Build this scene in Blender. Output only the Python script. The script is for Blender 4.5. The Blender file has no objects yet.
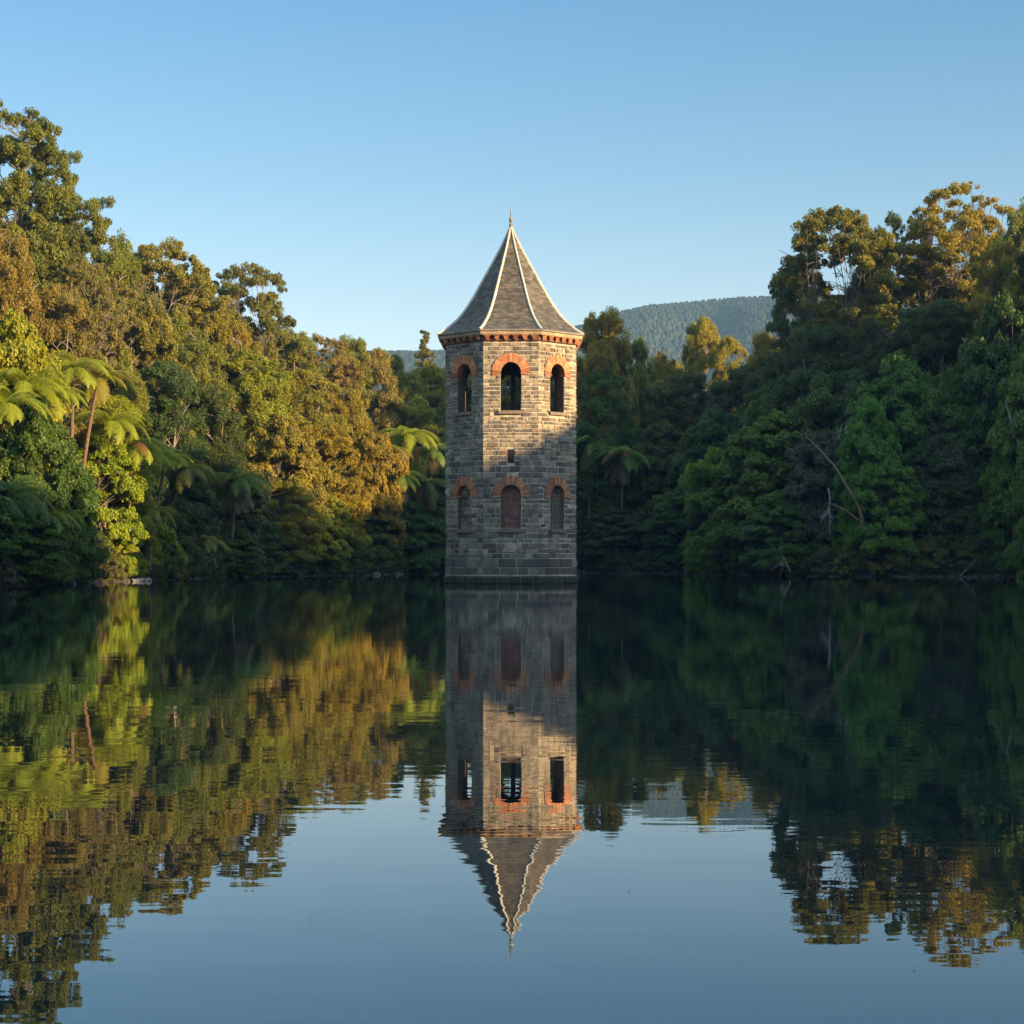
import bpy, math, random
import numpy as np
from mathutils import Matrix, Vector

scene = bpy.context.scene
COL = scene.collection
R = math.radians
F_PX = 1890.0            # focal length in pixels of the 1024 frame
CAM_Z, HOR = 1.05, 560.0
TX, TY = -0.05, 86.0     # tower axis

# ------------------------------------------------------------------ camera
cd = bpy.data.cameras.new('camera')
cam = bpy.data.objects.new('camera', cd); COL.objects.link(cam)
cam.location = (0, 0, CAM_Z); cam.rotation_euler = (R(90), 0, 0)
cd.sensor_width = 36; cd.lens = F_PX / 1024 * 36
cd.shift_y = (HOR - 512) / 1024
cd.clip_start = 0.1; cd.clip_end = 8000
scene.camera = cam

# ------------------------------------------------------------------ sky and sun
SUN_EL, SUN_AZ = R(12), R(122)          # azimuth clockwise from +Y
w = bpy.data.worlds.new('World'); scene.world = w; w.use_nodes = True
nt = w.node_tree; bg = nt.nodes['Background']
sky = nt.nodes.new('ShaderNodeTexSky'); sky.sky_type = 'NISHITA'; sky.sun_disc = False
sky.sun_elevation = SUN_EL; sky.sun_rotation = SUN_AZ
sky.air_density = 1.0; sky.dust_density = 0.3; sky.ozone_density = 4.0
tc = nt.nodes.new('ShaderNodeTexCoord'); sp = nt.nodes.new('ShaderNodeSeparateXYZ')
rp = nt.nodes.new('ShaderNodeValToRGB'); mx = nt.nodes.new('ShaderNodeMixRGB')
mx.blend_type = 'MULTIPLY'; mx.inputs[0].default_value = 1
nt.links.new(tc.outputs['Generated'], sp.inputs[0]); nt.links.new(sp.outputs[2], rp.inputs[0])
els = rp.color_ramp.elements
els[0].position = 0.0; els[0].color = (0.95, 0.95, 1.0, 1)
els[1].position = 1.0; els[1].color = (8.4, 5.5, 3.1, 1)  # overhead sky out of view boosted and warmed as added fill light
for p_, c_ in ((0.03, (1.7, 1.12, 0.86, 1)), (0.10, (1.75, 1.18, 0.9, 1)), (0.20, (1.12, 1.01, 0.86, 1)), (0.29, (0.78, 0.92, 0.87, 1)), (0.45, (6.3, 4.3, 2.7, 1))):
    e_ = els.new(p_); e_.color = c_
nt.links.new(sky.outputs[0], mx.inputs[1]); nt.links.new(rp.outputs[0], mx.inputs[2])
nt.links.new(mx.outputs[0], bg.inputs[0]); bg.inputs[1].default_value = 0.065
SDIR = Vector((math.sin(SUN_AZ) * math.cos(SUN_EL), math.cos(SUN_AZ) * math.cos(SUN_EL), math.sin(SUN_EL)))
ld = bpy.data.lights.new('sun', 'SUN'); ld.energy = 5.0; ld.angle = R(0.5); ld.color = (1.0, 0.69, 0.33)
lo = bpy.data.objects.new('sun', ld); COL.objects.link(lo)
lo.location = (60, -40, 60); lo.rotation_euler = SDIR.to_track_quat('Z', 'Y').to_euler()
scene.view_settings.view_transform = 'Standard'; scene.view_settings.look = 'None'
scene.view_settings.gamma = 1; scene.view_settings.exposure = 1.82
cy = scene.cycles
cy.max_bounces = 6; cy.diffuse_bounces = 3; cy.glossy_bounces = 3; cy.transmission_bounces = 3; cy.transparent_max_bounces = 4
cy.volume_bounces = 0; cy.caustics_reflective = False; cy.caustics_refractive = False
cy.use_adaptive_sampling = True; cy.adaptive_threshold = 0.012
cy.use_denoising = True
cy.sample_clamp_indirect = 6

# ------------------------------------------------------------------ helpers
def tag(o, label=None, cat=None, group=None, kind=None):
    if label: o['label'] = label
    if cat: o['category'] = cat
    if group: o['group'] = group
    if kind: o['kind'] = kind
    return o
def empty(name, loc=(0, 0, 0), rz=0.0):
    o = bpy.data.objects.new(name, None); COL.objects.link(o)
    o.location = loc; o.rotation_euler = (0, 0, rz); o.empty_display_size = 0.3
    return o
def link(name, me, parent=None, mat=None):
    o = bpy.data.objects.new(name, me); COL.objects.link(o)
    if mat is not None and len(me.materials) == 0: me.materials.append(mat)
    if parent: o.parent = parent
    return o
def quad_mesh(name, V, F, tint=None, mat=None, smooth=False):
    """V (n,3), F (m,4) int; fast."""
    V = np.asarray(V, np.float32); F = np.asarray(F, np.int32)
    me = bpy.data.meshes.new(name)
    me.vertices.add(len(V)); me.vertices.foreach_set('co', V.ravel())
    me.loops.add(F.size); me.loops.foreach_set('vertex_index', F.ravel())
    me.polygons.add(len(F)); me.polygons.foreach_set('loop_start', np.arange(0, F.size, F.shape[1], dtype=np.int32))
    if smooth: me.polygons.foreach_set('use_smooth', np.ones(len(F), bool))
    me.update(calc_edges=True)
    if tint is not None:
        a = me.attributes.new('tint', 'FLOAT', 'FACE'); a.data.foreach_set('value', np.asarray(tint, np.float32))
    if mat is not None: me.materials.append(mat)
    return me
class MB:
    """collects polygons for one mesh"""
    def __init__(s): s.v = []; s.f = []; s.t = []; s.m = []
    def poly(s, pts, tint=0.5, m=0):
        n = len(s.v); s.v += [tuple(p) for p in pts]; s.f.append(tuple(range(n, n + len(pts)))); s.t.append(tint); s.m.append(m)
    def hexa(s, b, t, tint=0.5, m=0, bottom=True):
        """b,t: 4 points each (counter-clockwise seen from the top side)"""
        n = len(s.v); s.v += [tuple(p) for p in b] + [tuple(p) for p in t]
        fs = [(n+4, n+5, n+6, n+7)] + [(n+i, n+(i+1) % 4, n+4+(i+1) % 4, n+4+i) for i in range(4)]
        if bottom: fs.append((n+3, n+2, n+1, n))
        for f in fs: s.f.append(f); s.t.append(tint); s.m.append(m)
    def box(s, x0, x1, y0, y1, z0, z1, tint=0.5, m=0):
        s.hexa([(x0, y0, z0), (x1, y0, z0), (x1, y1, z0), (x0, y1, z0)], [(x0, y0, z1), (x1, y0, z1), (x1, y1, z1), (x0, y1, z1)], tint, m)
    def mesh(s, name, mats, smooth=False):
        me = bpy.data.meshes.new(name); me.from_pydata(s.v, [], s.f)
        for mt in (mats if isinstance(mats, (list, tuple)) else [mats]): me.materials.append(mt)
        a = me.attributes.new('tint', 'FLOAT', 'FACE'); a.data.foreach_set('value', np.array(s.t, np.float32))
        me.polygons.foreach_set('material_index', np.array(s.m, np.int32))
        if smooth: me.polygons.foreach_set('use_smooth', np.ones(len(s.f), bool))
        me.update(); return me

# ------------------------------------------------------------------ materials
def new_mat(name):
    m = bpy.data.materials.new(name); m.use_nodes = True
    n = m.node_tree; b = n.nodes['Principled BSDF']; return m, n, b
def ramp(n, stops, fac):
    r = n.nodes.new('ShaderNodeValToRGB'); e = r.color_ramp.elements
    e[0].position = stops[0][0]; e[0].color = (*stops[0][1], 1)
    e[1].position = stops[-1][0]; e[1].color = (*stops[-1][1], 1)
    for p, c in stops[1:-1]:
        q = e.new(p); q.color = (*c, 1)
    n.links.new(fac, r.inputs[0]); return r.outputs[0]
def noise(n, scale, detail=4, rough=0.6, vec=None, coord='Object', stretch=None):
    t = n.nodes.new('ShaderNodeTexNoise'); t.inputs['Scale'].default_value = scale
    t.inputs['Detail'].default_value = detail; t.inputs['Roughness'].default_value = rough
    if vec is None:
        c = n.nodes.new('ShaderNodeTexCoord'); vec = c.outputs[coord]
    if stretch:
        mp = n.nodes.new('ShaderNodeMapping'); mp.inputs['Scale'].default_value = stretch
        n.links.new(vec, mp.inputs[0]); vec = mp.outputs[0]
    n.links.new(vec, t.inputs['Vector']); return t.outputs['Fac']
def attr(n, name='tint'):
    a = n.nodes.new('ShaderNodeAttribute'); a.attribute_name = name; return a.outputs['Fac']
def mixc(n, a, b, fac, mode='MIX'):
    m = n.nodes.new('ShaderNodeMixRGB'); m.blend_type = mode
    for i, s in ((1, a), (2, b)):
        if isinstance(s, tuple): m.inputs[i].default_value = (*s, 1)
        else: n.links.new(s, m.inputs[i])
    if isinstance(fac, (int, float)): m.inputs[0].default_value = fac
    else: n.links.new(fac, m.inputs[0])
    return m.outputs[0]
def math_(n, op, a, b=None):
    m = n.nodes.new('ShaderNodeMath'); m.operation = op
    for i, s in ((0, a), (1, b)):
        if s is None: continue
        if isinstance(s, (int, float)): m.inputs[i].default_value = s
        else: n.links.new(s, m.inputs[i])
    return m.outputs[0]
def bump(n, b, h, strength=0.5, dist=0.02):
    k = n.nodes.new('ShaderNodeBump'); k.inputs['Strength'].default_value = strength; k.inputs['Distance'].default_value = dist
    n.links.new(h, k.inputs['Height']); n.links.new(k.outputs[0], b.inputs['Normal'])

def stone_mat(name, stops, rough=0.9, nscale=6, mottling=0.5, wet=False):
    m, n, b = new_mat(name)
    c = ramp(n, stops, attr(n))
    f = noise(n, nscale, 6, 0.7); g = ramp(n, [(0.3, (0.55, 0.55, 0.55)), (0.72, (1.35, 1.32, 1.28))], f)
    c = mixc(n, c, g, mottling * 2 if mottling < 0.5 else 1.0, 'MULTIPLY')
    f2 = noise(n, 0.55, 3, 0.6, stretch=(1, 1, 0.35)); g2 = ramp(n, [(0.35, (0.72, 0.72, 0.74)), (0.65, (1.12, 1.1, 1.06))], f2)
    c = mixc(n, c, g2, 0.8, 'MULTIPLY')
    f3 = noise(n, 2.6, 4, 0.65, stretch=(1, 1, 0.09)); c = mixc(n, c, ramp(n, [(0.42, (0.60, 0.58, 0.55)), (0.60, (1.05, 1.04, 1.03))], f3), 0.42, 'MULTIPLY')
    if wet:      # tide mark and algae at the water's edge, part of the stone
        co2 = n.nodes.new('ShaderNodeTexCoord'); sz = n.nodes.new('ShaderNodeSeparateXYZ'); n.links.new(co2.outputs['Object'], sz.inputs[0])
        zz = math_(n, 'ADD', sz.outputs[2], math_(n, 'MULTIPLY', noise(n, 1.7, 4, 0.7), -0.35))
        c = mixc(n, c, ramp(n, [(0.02, (0.30, 0.34, 0.26)), (0.10, (0.45, 0.48, 0.38)), (0.16, (1.25, 1.2, 1.1)), (0.40, (1.0, 1.0, 1.0))], zz), 1.0, 'MULTIPLY')
    n.links.new(c, b.inputs['Base Color']); b.inputs['Roughness'].default_value = rough
    bump(n, b, noise(n, 16, 6, 0.75), 1.0, 0.05); return m
M = {}
M['stone'] = stone_mat('tower_stone', [(0.0, (0.065, 0.057, 0.053)), (0.3, (0.15, 0.13, 0.113)), (0.6, (0.26, 0.217, 0.17)), (0.82, (0.42, 0.36, 0.275)), (0.93, (0.25, 0.14, 0.09)), (1.0, (0.4, 0.36, 0.3))])
M['plinth'] = stone_mat('plinth_stone', [(0.0, (0.06, 0.055, 0.055)), (0.5, (0.13, 0.115, 0.105)), (1.0, (0.25, 0.22, 0.19))], wet=True)
M['mortar'] = stone_mat('mortar', [(0.0, (0.42, 0.39, 0.34)), (1.0, (0.5, 0.46, 0.4))], nscale=3)
M['brick'] = stone_mat('red_brick', [(0.0, (0.25, 0.095, 0.055)), (0.5, (0.44, 0.165, 0.08)), (1.0, (0.58, 0.28, 0.15))], nscale=9, mottling=0.5)
M['dark_brick'] = stone_mat('dull_brick', [(0.0, (0.12, 0.06, 0.05)), (0.5, (0.19, 0.085, 0.07)), (1.0, (0.26, 0.13, 0.11))], nscale=9)
M['buff'] = stone_mat('buff_stone', [(0.0, (0.36, 0.27, 0.18)), (1.0, (0.46, 0.36, 0.25))], nscale=5, mottling=0.3)
M['interior'] = stone_mat('inner_brick', [(0.0, (0.11, 0.07, 0.055)), (1.0, (0.2, 0.13, 0.1))], nscale=7)
M['slate'] = stone_mat('roof_slate', [(0.0, (0.05, 0.046, 0.043)), (0.5, (0.088, 0.078, 0.069)), (1.0, (0.15, 0.13, 0.11))], rough=0.75, nscale=12, mottling=0.4)
M['lead'] = stone_mat('pale_painted_metal', [(0.0, (0.48, 0.46, 0.42)), (1.0, (0.68, 0.65, 0.6))], rough=0.55, nscale=5, mottling=0.2)
M['iron'] = stone_mat('dark_iron', [(0.0, (0.05, 0.045, 0.04)), (1.0, (0.08, 0.07, 0.06))], rough=0.6)
M['oxide'] = stone_mat('weathered_finial', [(0.0, (0.2, 0.18, 0.15)), (1.0, (0.3, 0.27, 0.22))], rough=0.6)
M['slot_shade'] = stone_mat('slot_shade_paint', [(0.0, (0.012, 0.011, 0.010)), (1.0, (0.02, 0.018, 0.016))])  # near-black colour paints the shade inside the vent slot
M['old_mortar'] = stone_mat('damp_mortar', [(0.0, (0.40, 0.37, 0.33)), (1.0, (0.5, 0.46, 0.4))], nscale=3, wet=True)
M['sill'] = stone_mat('sill_stone', [(0.0, (0.12, 0.095, 0.08)), (1.0, (0.26, 0.20, 0.16))], nscale=7)
M['rock'] = stone_mat('shore_rock', [(0.0, (0.07, 0.06, 0.05)), (1.0, (0.2, 0.175, 0.14))], nscale=3)

# leaves: one colour per object (object colour) with leaf and clump variation
m, n, b = new_mat('leaf'); M['leaf'] = m
oi = n.nodes.new('ShaderNodeObjectInfo')
t_ = attr(n)
var = ramp(n, [(0.0, (0.55, 0.62, 0.6)), (0.45, (1.0, 1.0, 1.0)), (0.8, (1.35, 1.27, 0.95)), (1.0, (1.8, 1.4, 0.8))], t_)
c = mixc(n, oi.outputs['Color'], var, 1.0, 'MULTIPLY')
n.links.new(c, b.inputs['Base Color']); b.inputs['Roughness'].default_value = 0.5
b.inputs['Specular IOR Level'].default_value = 0.3
tr = n.nodes.new('ShaderNodeBsdfTranslucent'); n.links.new(mixc(n, c, (1.25, 1.15, 0.6), 1.0, 'MULTIPLY'), tr.inputs[0])
ms = n.nodes.new('ShaderNodeMixShader'); ms.inputs[0].default_value = 0.43
n.links.new(b.outputs[0], ms.inputs[1]); n.links.new(tr.outputs[0], ms.inputs[2])
n.links.new(ms.outputs[0], n.nodes['Material Output'].inputs[0])

def plain(name, c0, c1, rough=0.85, scale=4, stretch=None, bs=0.6):
    m, n, b = new_mat(name)
    n.links.new(ramp(n, [(0.3, c0), (0.7, c1)], noise(n, scale, 5, 0.65, stretch=stretch)), b.inputs['Base Color'])
    b.inputs['Roughness'].default_value = rough; bump(n, b, noise(n, scale * 3, 5, 0.7, stretch=stretch), bs, 0.04); return m
M['bark'] = plain('bark', (0.06, 0.045, 0.035), (0.17, 0.14, 0.115), scale=3, stretch=(3, 3, 0.6))
M['pale_bark'] = plain('pale_bark', (0.11, 0.09, 0.07), (0.27, 0.225, 0.18), scale=3, stretch=(3, 3, 0.6))
M['deadwood'] = plain('bleached_deadwood', (0.13, 0.115, 0.10), (0.3, 0.275, 0.245), scale=4, stretch=(2, 2, 0.8))
M['fern_trunk'] = plain('fern_trunk', (0.05, 0.03, 0.02), (0.17, 0.105, 0.065), scale=8, stretch=(2, 2, 1))
M['soil'] = plain('bank_soil', (0.022, 0.018, 0.012), (0.055, 0.045, 0.03), scale=1.2)
M['straw'] = plain('dead_frond', (0.12, 0.075, 0.045), (0.25, 0.17, 0.11), scale=3)
M['hill_ground'] = plain('hill_ground', (0.02, 0.028, 0.014), (0.035, 0.045, 0.022), scale=0.02)

# water: dark, mirror-like, with small wind ripples
m, n, b = new_mat('lake_water'); M['water'] = m
b.inputs['Base Color'].default_value = (0.003, 0.009, 0.011, 1); b.inputs['Roughness'].default_value = 0.0
b.inputs['IOR'].default_value = 1.72; b.inputs['Specular Tint'].default_value = (0.70, 0.90, 1.15, 1); b.inputs['Specular IOR Level'].default_value = 0.5
co_ = n.nodes.new('ShaderNodeTexCoord').outputs['Object']
r1 = noise(n, 1.0, 3, 0.5, co_, stretch=(0.55, 1.9, 1)); r2 = noise(n, 1.0, 2, 0.5, co_, stretch=(2.2, 6.5, 1)); r3 = noise(n, 0.06, 2, 0.5, co_, stretch=(0.6, 1.6, 1))
amp = ramp(n, [(0.38, (0.35,)*3), (0.62, (1.0,)*3)], r3)
hgt = math_(n, 'ADD', math_(n, 'MULTIPLY', r1, 0.0013), math_(n, 'MULTIPLY', math_(n, 'MULTIPLY', r2, 0.0005), amp))
k = n.nodes.new('ShaderNodeBump'); k.inputs['Strength'].default_value = 1; k.inputs['Distance'].default_value = 1.0
n.links.new(hgt, k.inputs['Height']); n.links.new(k.outputs[0], b.inputs['Normal'])

# ------------------------------------------------------------------ terrain
def W(px, D): return ((px - 512) / F_PX * D, D)
SHORE = [(-16, 1.5), (-26, 20), (-29, 45), W(-150, 60), W(0, 74), W(70, 83), W(130, 93), W(200, 106), W(256, 116), W(340, 127), W(440, 143),
         W(520, 150), W(600, 146), W(700, 139), W(760, 127), W(830, 119), W(900, 117), W(1024, 115), W(1120, 104), (38, 85), (42, 60), (42, 25), (30, 1.5)]
SH = np.array(SHORE)
def shore_dist(x, y):
    """signed distance to the shore, positive on land"""
    x = np.asarray(x, float); y = np.asarray(y, float)
    best = np.full(x.shape, 1e9); inside = np.zeros(x.shape, bool)
    for i in range(len(SH)):
        ax, ay = SH[i]; bx, by = SH[(i + 1) % len(SH)]
        dx, dy = bx - ax, by - ay
        t = np.clip(((x - ax) * dx + (y - ay) * dy) / (dx * dx + dy * dy), 0, 1)
        best = np.minimum(best, np.hypot(x - ax - t * dx, y - ay - t * dy))
        c = ((ay > y) != (by > y)) & (x < (bx - ax) * (y - ay) / (by - ay + 1e-12) + ax)
        inside ^= c
    return np.where(inside, -best, best)
def vnoise(x, y, s, seed=0):
    """smooth value noise"""
    r = np.random.RandomState(seed).rand(64, 64)
    x = np.asarray(x, float) / s + 1000.3; y = np.asarray(y, float) / s + 1000.7
    xi = np.floor(x).astype(int); yi = np.floor(y).astype(int); fx = x - xi; fy = y - yi
    fx = fx * fx * (3 - 2 * fx); fy = fy * fy * (3 - 2 * fy)
    g = lambda a, b_: r[a % 64, b_ % 64]
    return (g(xi, yi) * (1 - fx) + g(xi + 1, yi) * fx) * (1 - fy) + (g(xi, yi + 1) * (1 - fx) + g(xi + 1, yi + 1) * fx) * fy
RIDGE_P = [-90, -60, -21, -9, -4.6, -3.4, 0, 2, 7, 12, 22, 30, 40, 50, 60, 75, 100, 130, 170]
RIDGE_H = [8, 20, 26, 23.2, 23.8, 25.4, 26.9, 27.7, 30.5, 31.5, 29.5, 28.5, 31.5, 36, 36, 38, 38, 30, 16]
TREE_ON_RIDGE = 1.6
SX, SY = math.sin(SUN_AZ), math.cos(SUN_AZ)
def ridge_coords(x, y):
    dx = x - TX; dy = y - TY
    return dx * SX + dy * SY, -dx * SY + dy * SX      # along the sun's bearing, across it
def height(x, y):
    x = np.asarray(x, float); y = np.asarray(y, float)
    d = shore_dist(x, y)
    px = np.where(y > 30, 512 + x / np.maximum(y, 30) * F_PX, np.where(x > 0, 1400, -400))
    cap = np.interp(px, [-400, -50, 0, 200, 350, 450, 600, 700, 850, 1000, 1150, 1500], [12, 12, 11, 9, 7.5, 7, 7, 7.5, 11, 14, 16, 12])
    cap = cap * np.interp(y, [-30, 20, 60, 220, 400], [0.1, 0.3, 1, 1, 0.5]) + 1.5 * (vnoise(x, y, 14, 3) - 0.5)
    cap = np.maximum(cap, 0.8)
    h = 0.22 * (1 - np.exp(-np.maximum(d, 0) / 0.5)) + cap * (1 - np.exp(-np.maximum(d - 0.6, 0) * 0.55 / cap))
    h += 0.25 * (vnoise(x, y, 2.2, 5) - 0.5) * np.clip(d / 3, 0, 1)
    a, p = ridge_coords(x, y)
    rh = np.interp(p, RIDGE_P, RIDGE_H) - TREE_ON_RIDGE
    h = np.maximum(h, rh * np.exp(-((a - 90) / 27.0) ** 2) * np.clip(d / 15, 0, 1))
    return np.where(d > 0, h, np.maximum(-2.5, 0.5 * d - 0.02))
def hz(x, y): return float(height(np.array([x]), np.array([y]))[0])

def axis(dense0, dense1, step, lo_, hi_, g=1.16):
    a = list(np.arange(dense0, dense1 + 1e-6, step)); s = step
    while a[-1] < hi_: s *= g; a.append(a[-1] + s)
    s = step
    while a[0] > lo_: s *= g; a.insert(0, a[0] - s)
    return np.array(a)
def grid_object(name, xs, ys, hf, mat, smooth=True):
    X, Y = np.meshgrid(xs, ys); Z = hf(X, Y)
    nx = len(xs); ny = len(ys); i = np.arange(nx * ny).reshape(ny, nx)
    F = np.stack([i[:-1, :-1], i[:-1, 1:], i[1:, 1:], i[1:, :-1]], -1).reshape(-1, 4)
    return link(name, quad_mesh(name, np.stack([X, Y, Z], -1).reshape(-1, 3), F, mat=mat, smooth=smooth))
ground = tag(grid_object('ground', axis(-60, 110, 1.0, -2500, 2500), axis(-5, 190, 1.0, -600, 4200), height, M['soil']), kind='structure')
wm = MB(); wm.poly([(-75, -14, 0), (60, -14, 0), (60, 170, 0), (-75, 170, 0)])
water = tag(link('lake_water', wm.mesh('lake_water', M['water'])), kind='structure')

# distant hills, standing in the haze
def hill_h(x, y):
    u = 512 + x / y * F_PX                               # bearing as the profile was measured
    prof = np.interp(u, [-900, -200, 200, 340, 445, 520, 590, 620, 650, 700, 740, 790, 900, 1100, 1500, 2200],
                     [300, 330, 352, 352, 351, 343, 322, 311, 304, 300, 296.5, 297, 303, 315, 340, 380])
    top = (HOR - prof - 6) * 1450 / F_PX
    t = (y - 1450) / 470.0
    e = np.clip(1 - np.abs(t), 0, 1); e = e * e * (3 - 2 * e)
    gully = vnoise(x * 1.0 + y * 0.75, y * 0.30, 150, 11) - 0.5
    spur = np.exp(-((x - 78 - (y - 1150) * 0.27) / 30.0) ** 2)
    h = top * e ** 0.8 + 40 * gully * e * (1 - e) * 4 * 0.6 - 36 * spur * np.clip((1440 - y) / 150, 0, 1) * e ** 0.5
    return h + 2.5 * (vnoise(x, y, 40, 4) - 0.5)
hill = tag(grid_object('hill', np.arange(-900, 1100, 14.0), np.arange(980, 1950, 14.0), lambda X, Y: hill_h(X, Y), M['hill_ground']), kind='structure')

# ------------------------------------------------------------------ tower
AP = 2.90                      # apothem of the shaft
HW = AP * math.tan(R(22.5))
T225 = math.tan(R(22.5))
ANG = [R(-90 + 45 * k_) for k_ in range(8)]     # face normals; the first faces the camera
rnd = random.Random(7)
tower = empty('stone_tower', (TX, TY, 0))
tag(tower, 'octagonal grey stone tower with flared slate roof standing in the lake', 'tower')
def face_tf(k_):               # face-local (u along the face, n outward, z up) -> tower
    th = ANG[k_]; nx_, ny_ = math.cos(th), math.sin(th); tx_, ty_ = -ny_, nx_
    return lambda u, n_, z: (tx_ * u + nx_ * n_, ty_ * u + ny_ * n_, z)
WR = 0.45; RING = 0.83
UP = dict(z0=7.62, zs=9.32); LOW = dict(z0=2.42, zs=3.92)
def open_half(z, o, r=WR):
    """half width of an arched opening at height z, 0 if none"""
    if z < o['z0'] or z > o['zs'] + r: return 0.0
    return r if z <= o['zs'] else math.sqrt(max(0, r * r - (z - o['zs']) ** 2))
def block_half(z0, z1, o):
    """half width kept free of blocks in a course z0..z1 round window o (the ring of bricks covers the rest)"""
    h = max(open_half(z_, o) for z_ in (z0, (z0 + z1) / 2, z1, min(max(o['zs'], z0), z1)))
    if z1 > o['z0'] - 0.16 and z0 < o['z0']: h = max(h, 0.5)
    return h
courses = []; z = 1.12
while z < 10.62:
    hgt_ = rnd.uniform(0.19, 0.29) if z < 5.6 else rnd.uniform(0.135, 0.215)
    if 10.62 - z - hgt_ < 0.12: hgt_ = 10.62 - z
    courses.append((z, z + hgt_)); z += hgt_
wall = MB()
TH = 0.5
def arch_pts(r, n_=14): return [(r * math.cos(math.pi * i / n_), r * math.sin(math.pi * i / n_)) for i in range(n_ + 1)]
for kf in range(8):
    P = face_tf(kf); hi_ = (AP - TH) * T225
    def strip(u0, u1, z0, z1, n_, m_, flip=False):
        q = [P(u0, n_, z0), P(u1, n_, z0), P(u1, n_, z1), P(u0, n_, z1)]
        wall.poly(q[::-1] if flip else q, 0.5, m_)
    for n_, h_, m_, fl in ((AP, HW, 0, False), (AP - TH, hi_, 2, True)):
        strip(-h_, -WR, 0.9, 10.7, n_, m_, fl); strip(WR, h_, 0.9, 10.7, n_, m_, fl)
        strip(-WR, WR, 0.9, LOW['z0'], n_, m_, fl)
        strip(-WR, WR, LOW['zs'] + WR, UP['z0'], n_, m_, fl); strip(-WR, WR, UP['zs'] + WR, 10.7, n_, m_, fl)
        for o in (LOW, UP):
            ap = arch_pts(WR)
            for (a0, b0), (a1, b1) in zip(ap[:-1], ap[1:]):
                q = [P(a0, n_, o['zs'] + b0), P(a0, n_, o['zs'] + WR), P(a1, n_, o['zs'] + WR), P(a1, n_, o['zs'] + b1)]
                wall.poly(q if not fl else q[::-1], 0.5, m_)
    for o in (LOW, UP):
        for s_ in (-1, 1): wall.poly([P(s_ * WR, AP, o['z0']), P(s_ * WR, AP - TH, o['z0']), P(s_ * WR, AP - TH, o['zs']), P(s_ * WR, AP, o['zs'])], 0.4, 2)
        wall.poly([P(-WR, AP, o['z0']), P(WR, AP, o['z0']), P(WR, AP - TH, o['z0']), P(-WR, AP - TH, o['z0'])], 0.4, 2)
        ap = arch_pts(WR)
        for (a0, b0), (a1, b1) in zip(ap[:-1], ap[1:]):
            wall.poly([P(a0, AP, o['zs'] + b0), P(a0, AP - TH, o['zs'] + b0), P(a1, AP - TH, o['zs'] + b1), P(a1, AP, o['zs'] + b1)], 0.4, 2)
    # blocks
    SLOT = (5.32, 5.92)
    for ci, (z0, z1) in enumerate(courses):
        low = z0 < 5.6
        spans = [(-HW, HW)]
        h = max(block_half(z0, z1, LOW), block_half(z0, z1, UP))
        if h > 0: spans = [(-HW, -h), (h, HW)]
        if kf == 0 and z1 > SLOT[0] and z0 < SLOT[1]: spans = [(-HW, -0.15), (0.15, HW)]
        for (u0, u1) in spans:
            u = u0
            while u < u1 - 0.02:
                bw = rnd.uniform(0.22, 0.66) if low else rnd.uniform(0.15, 0.42)
                if u == u0 and (ci + kf) % 2: bw *= 0.6
                if u1 - (u + bw) < 0.16: bw = u1 - u
                a0, a1 = u, u + bw; g = 0.021 if low else 0.014
                corner0 = abs(a0 + HW) < 1e-6; corner1 = abs(a1 - HW) < 1e-6
                pr = rnd.uniform(0.015, 0.05)
                l0 = a0 + (0 if corner0 else g); l1 = a1 - (0 if corner1 else g)
                ext0 = pr * T225 if corner0 else -0.012; ext1 = pr * T225 if corner1 else -0.012
                j = lambda: rnd.uniform(-0.008, 0.008)
                zb, zt = z0 + g + rnd.uniform(-.006, .008), z1 - g + rnd.uniform(-.008, .006)
                bt = [P(l0, AP - 0.01, zb), P(l1, AP - 0.01, zb), P(l1, AP - 0.01, zt), P(l0, AP - 0.01, zt)]
                tp = [P(l0 - ext0, AP + pr + j(), zb + 0.01), P(l1 + ext1, AP + pr + j(), zb + 0.01), P(l1 + ext1, AP + pr + j(), zt - 0.01), P(l0 - ext0, AP + pr + j(), zt - 0.01)]
                tn = rnd.betavariate(1.5, 1.9) * (0.86 if rnd.random() < 0.93 else 1.1)
                wall.hexa(bt, tp, min(tn + (0.1 if not low else -0.02), 1), 1, bottom=False)
                u += bw
# floor of the upper chamber, and ceiling
for zz, rr in ((7.3, AP - TH + 0.02), (1.0, AP - 0.3)):
    wall.poly([(rr / math.cos(R(22.5)) * math.cos(a + R(22.5)), rr / math.cos(R(22.5)) * math.sin(a + R(22.5)), zz) for a in ANG], 0.3, 2)
link('wall', wall.mesh('wall', [M['mortar'], M['stone'], M['interior']]), tower)

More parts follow.
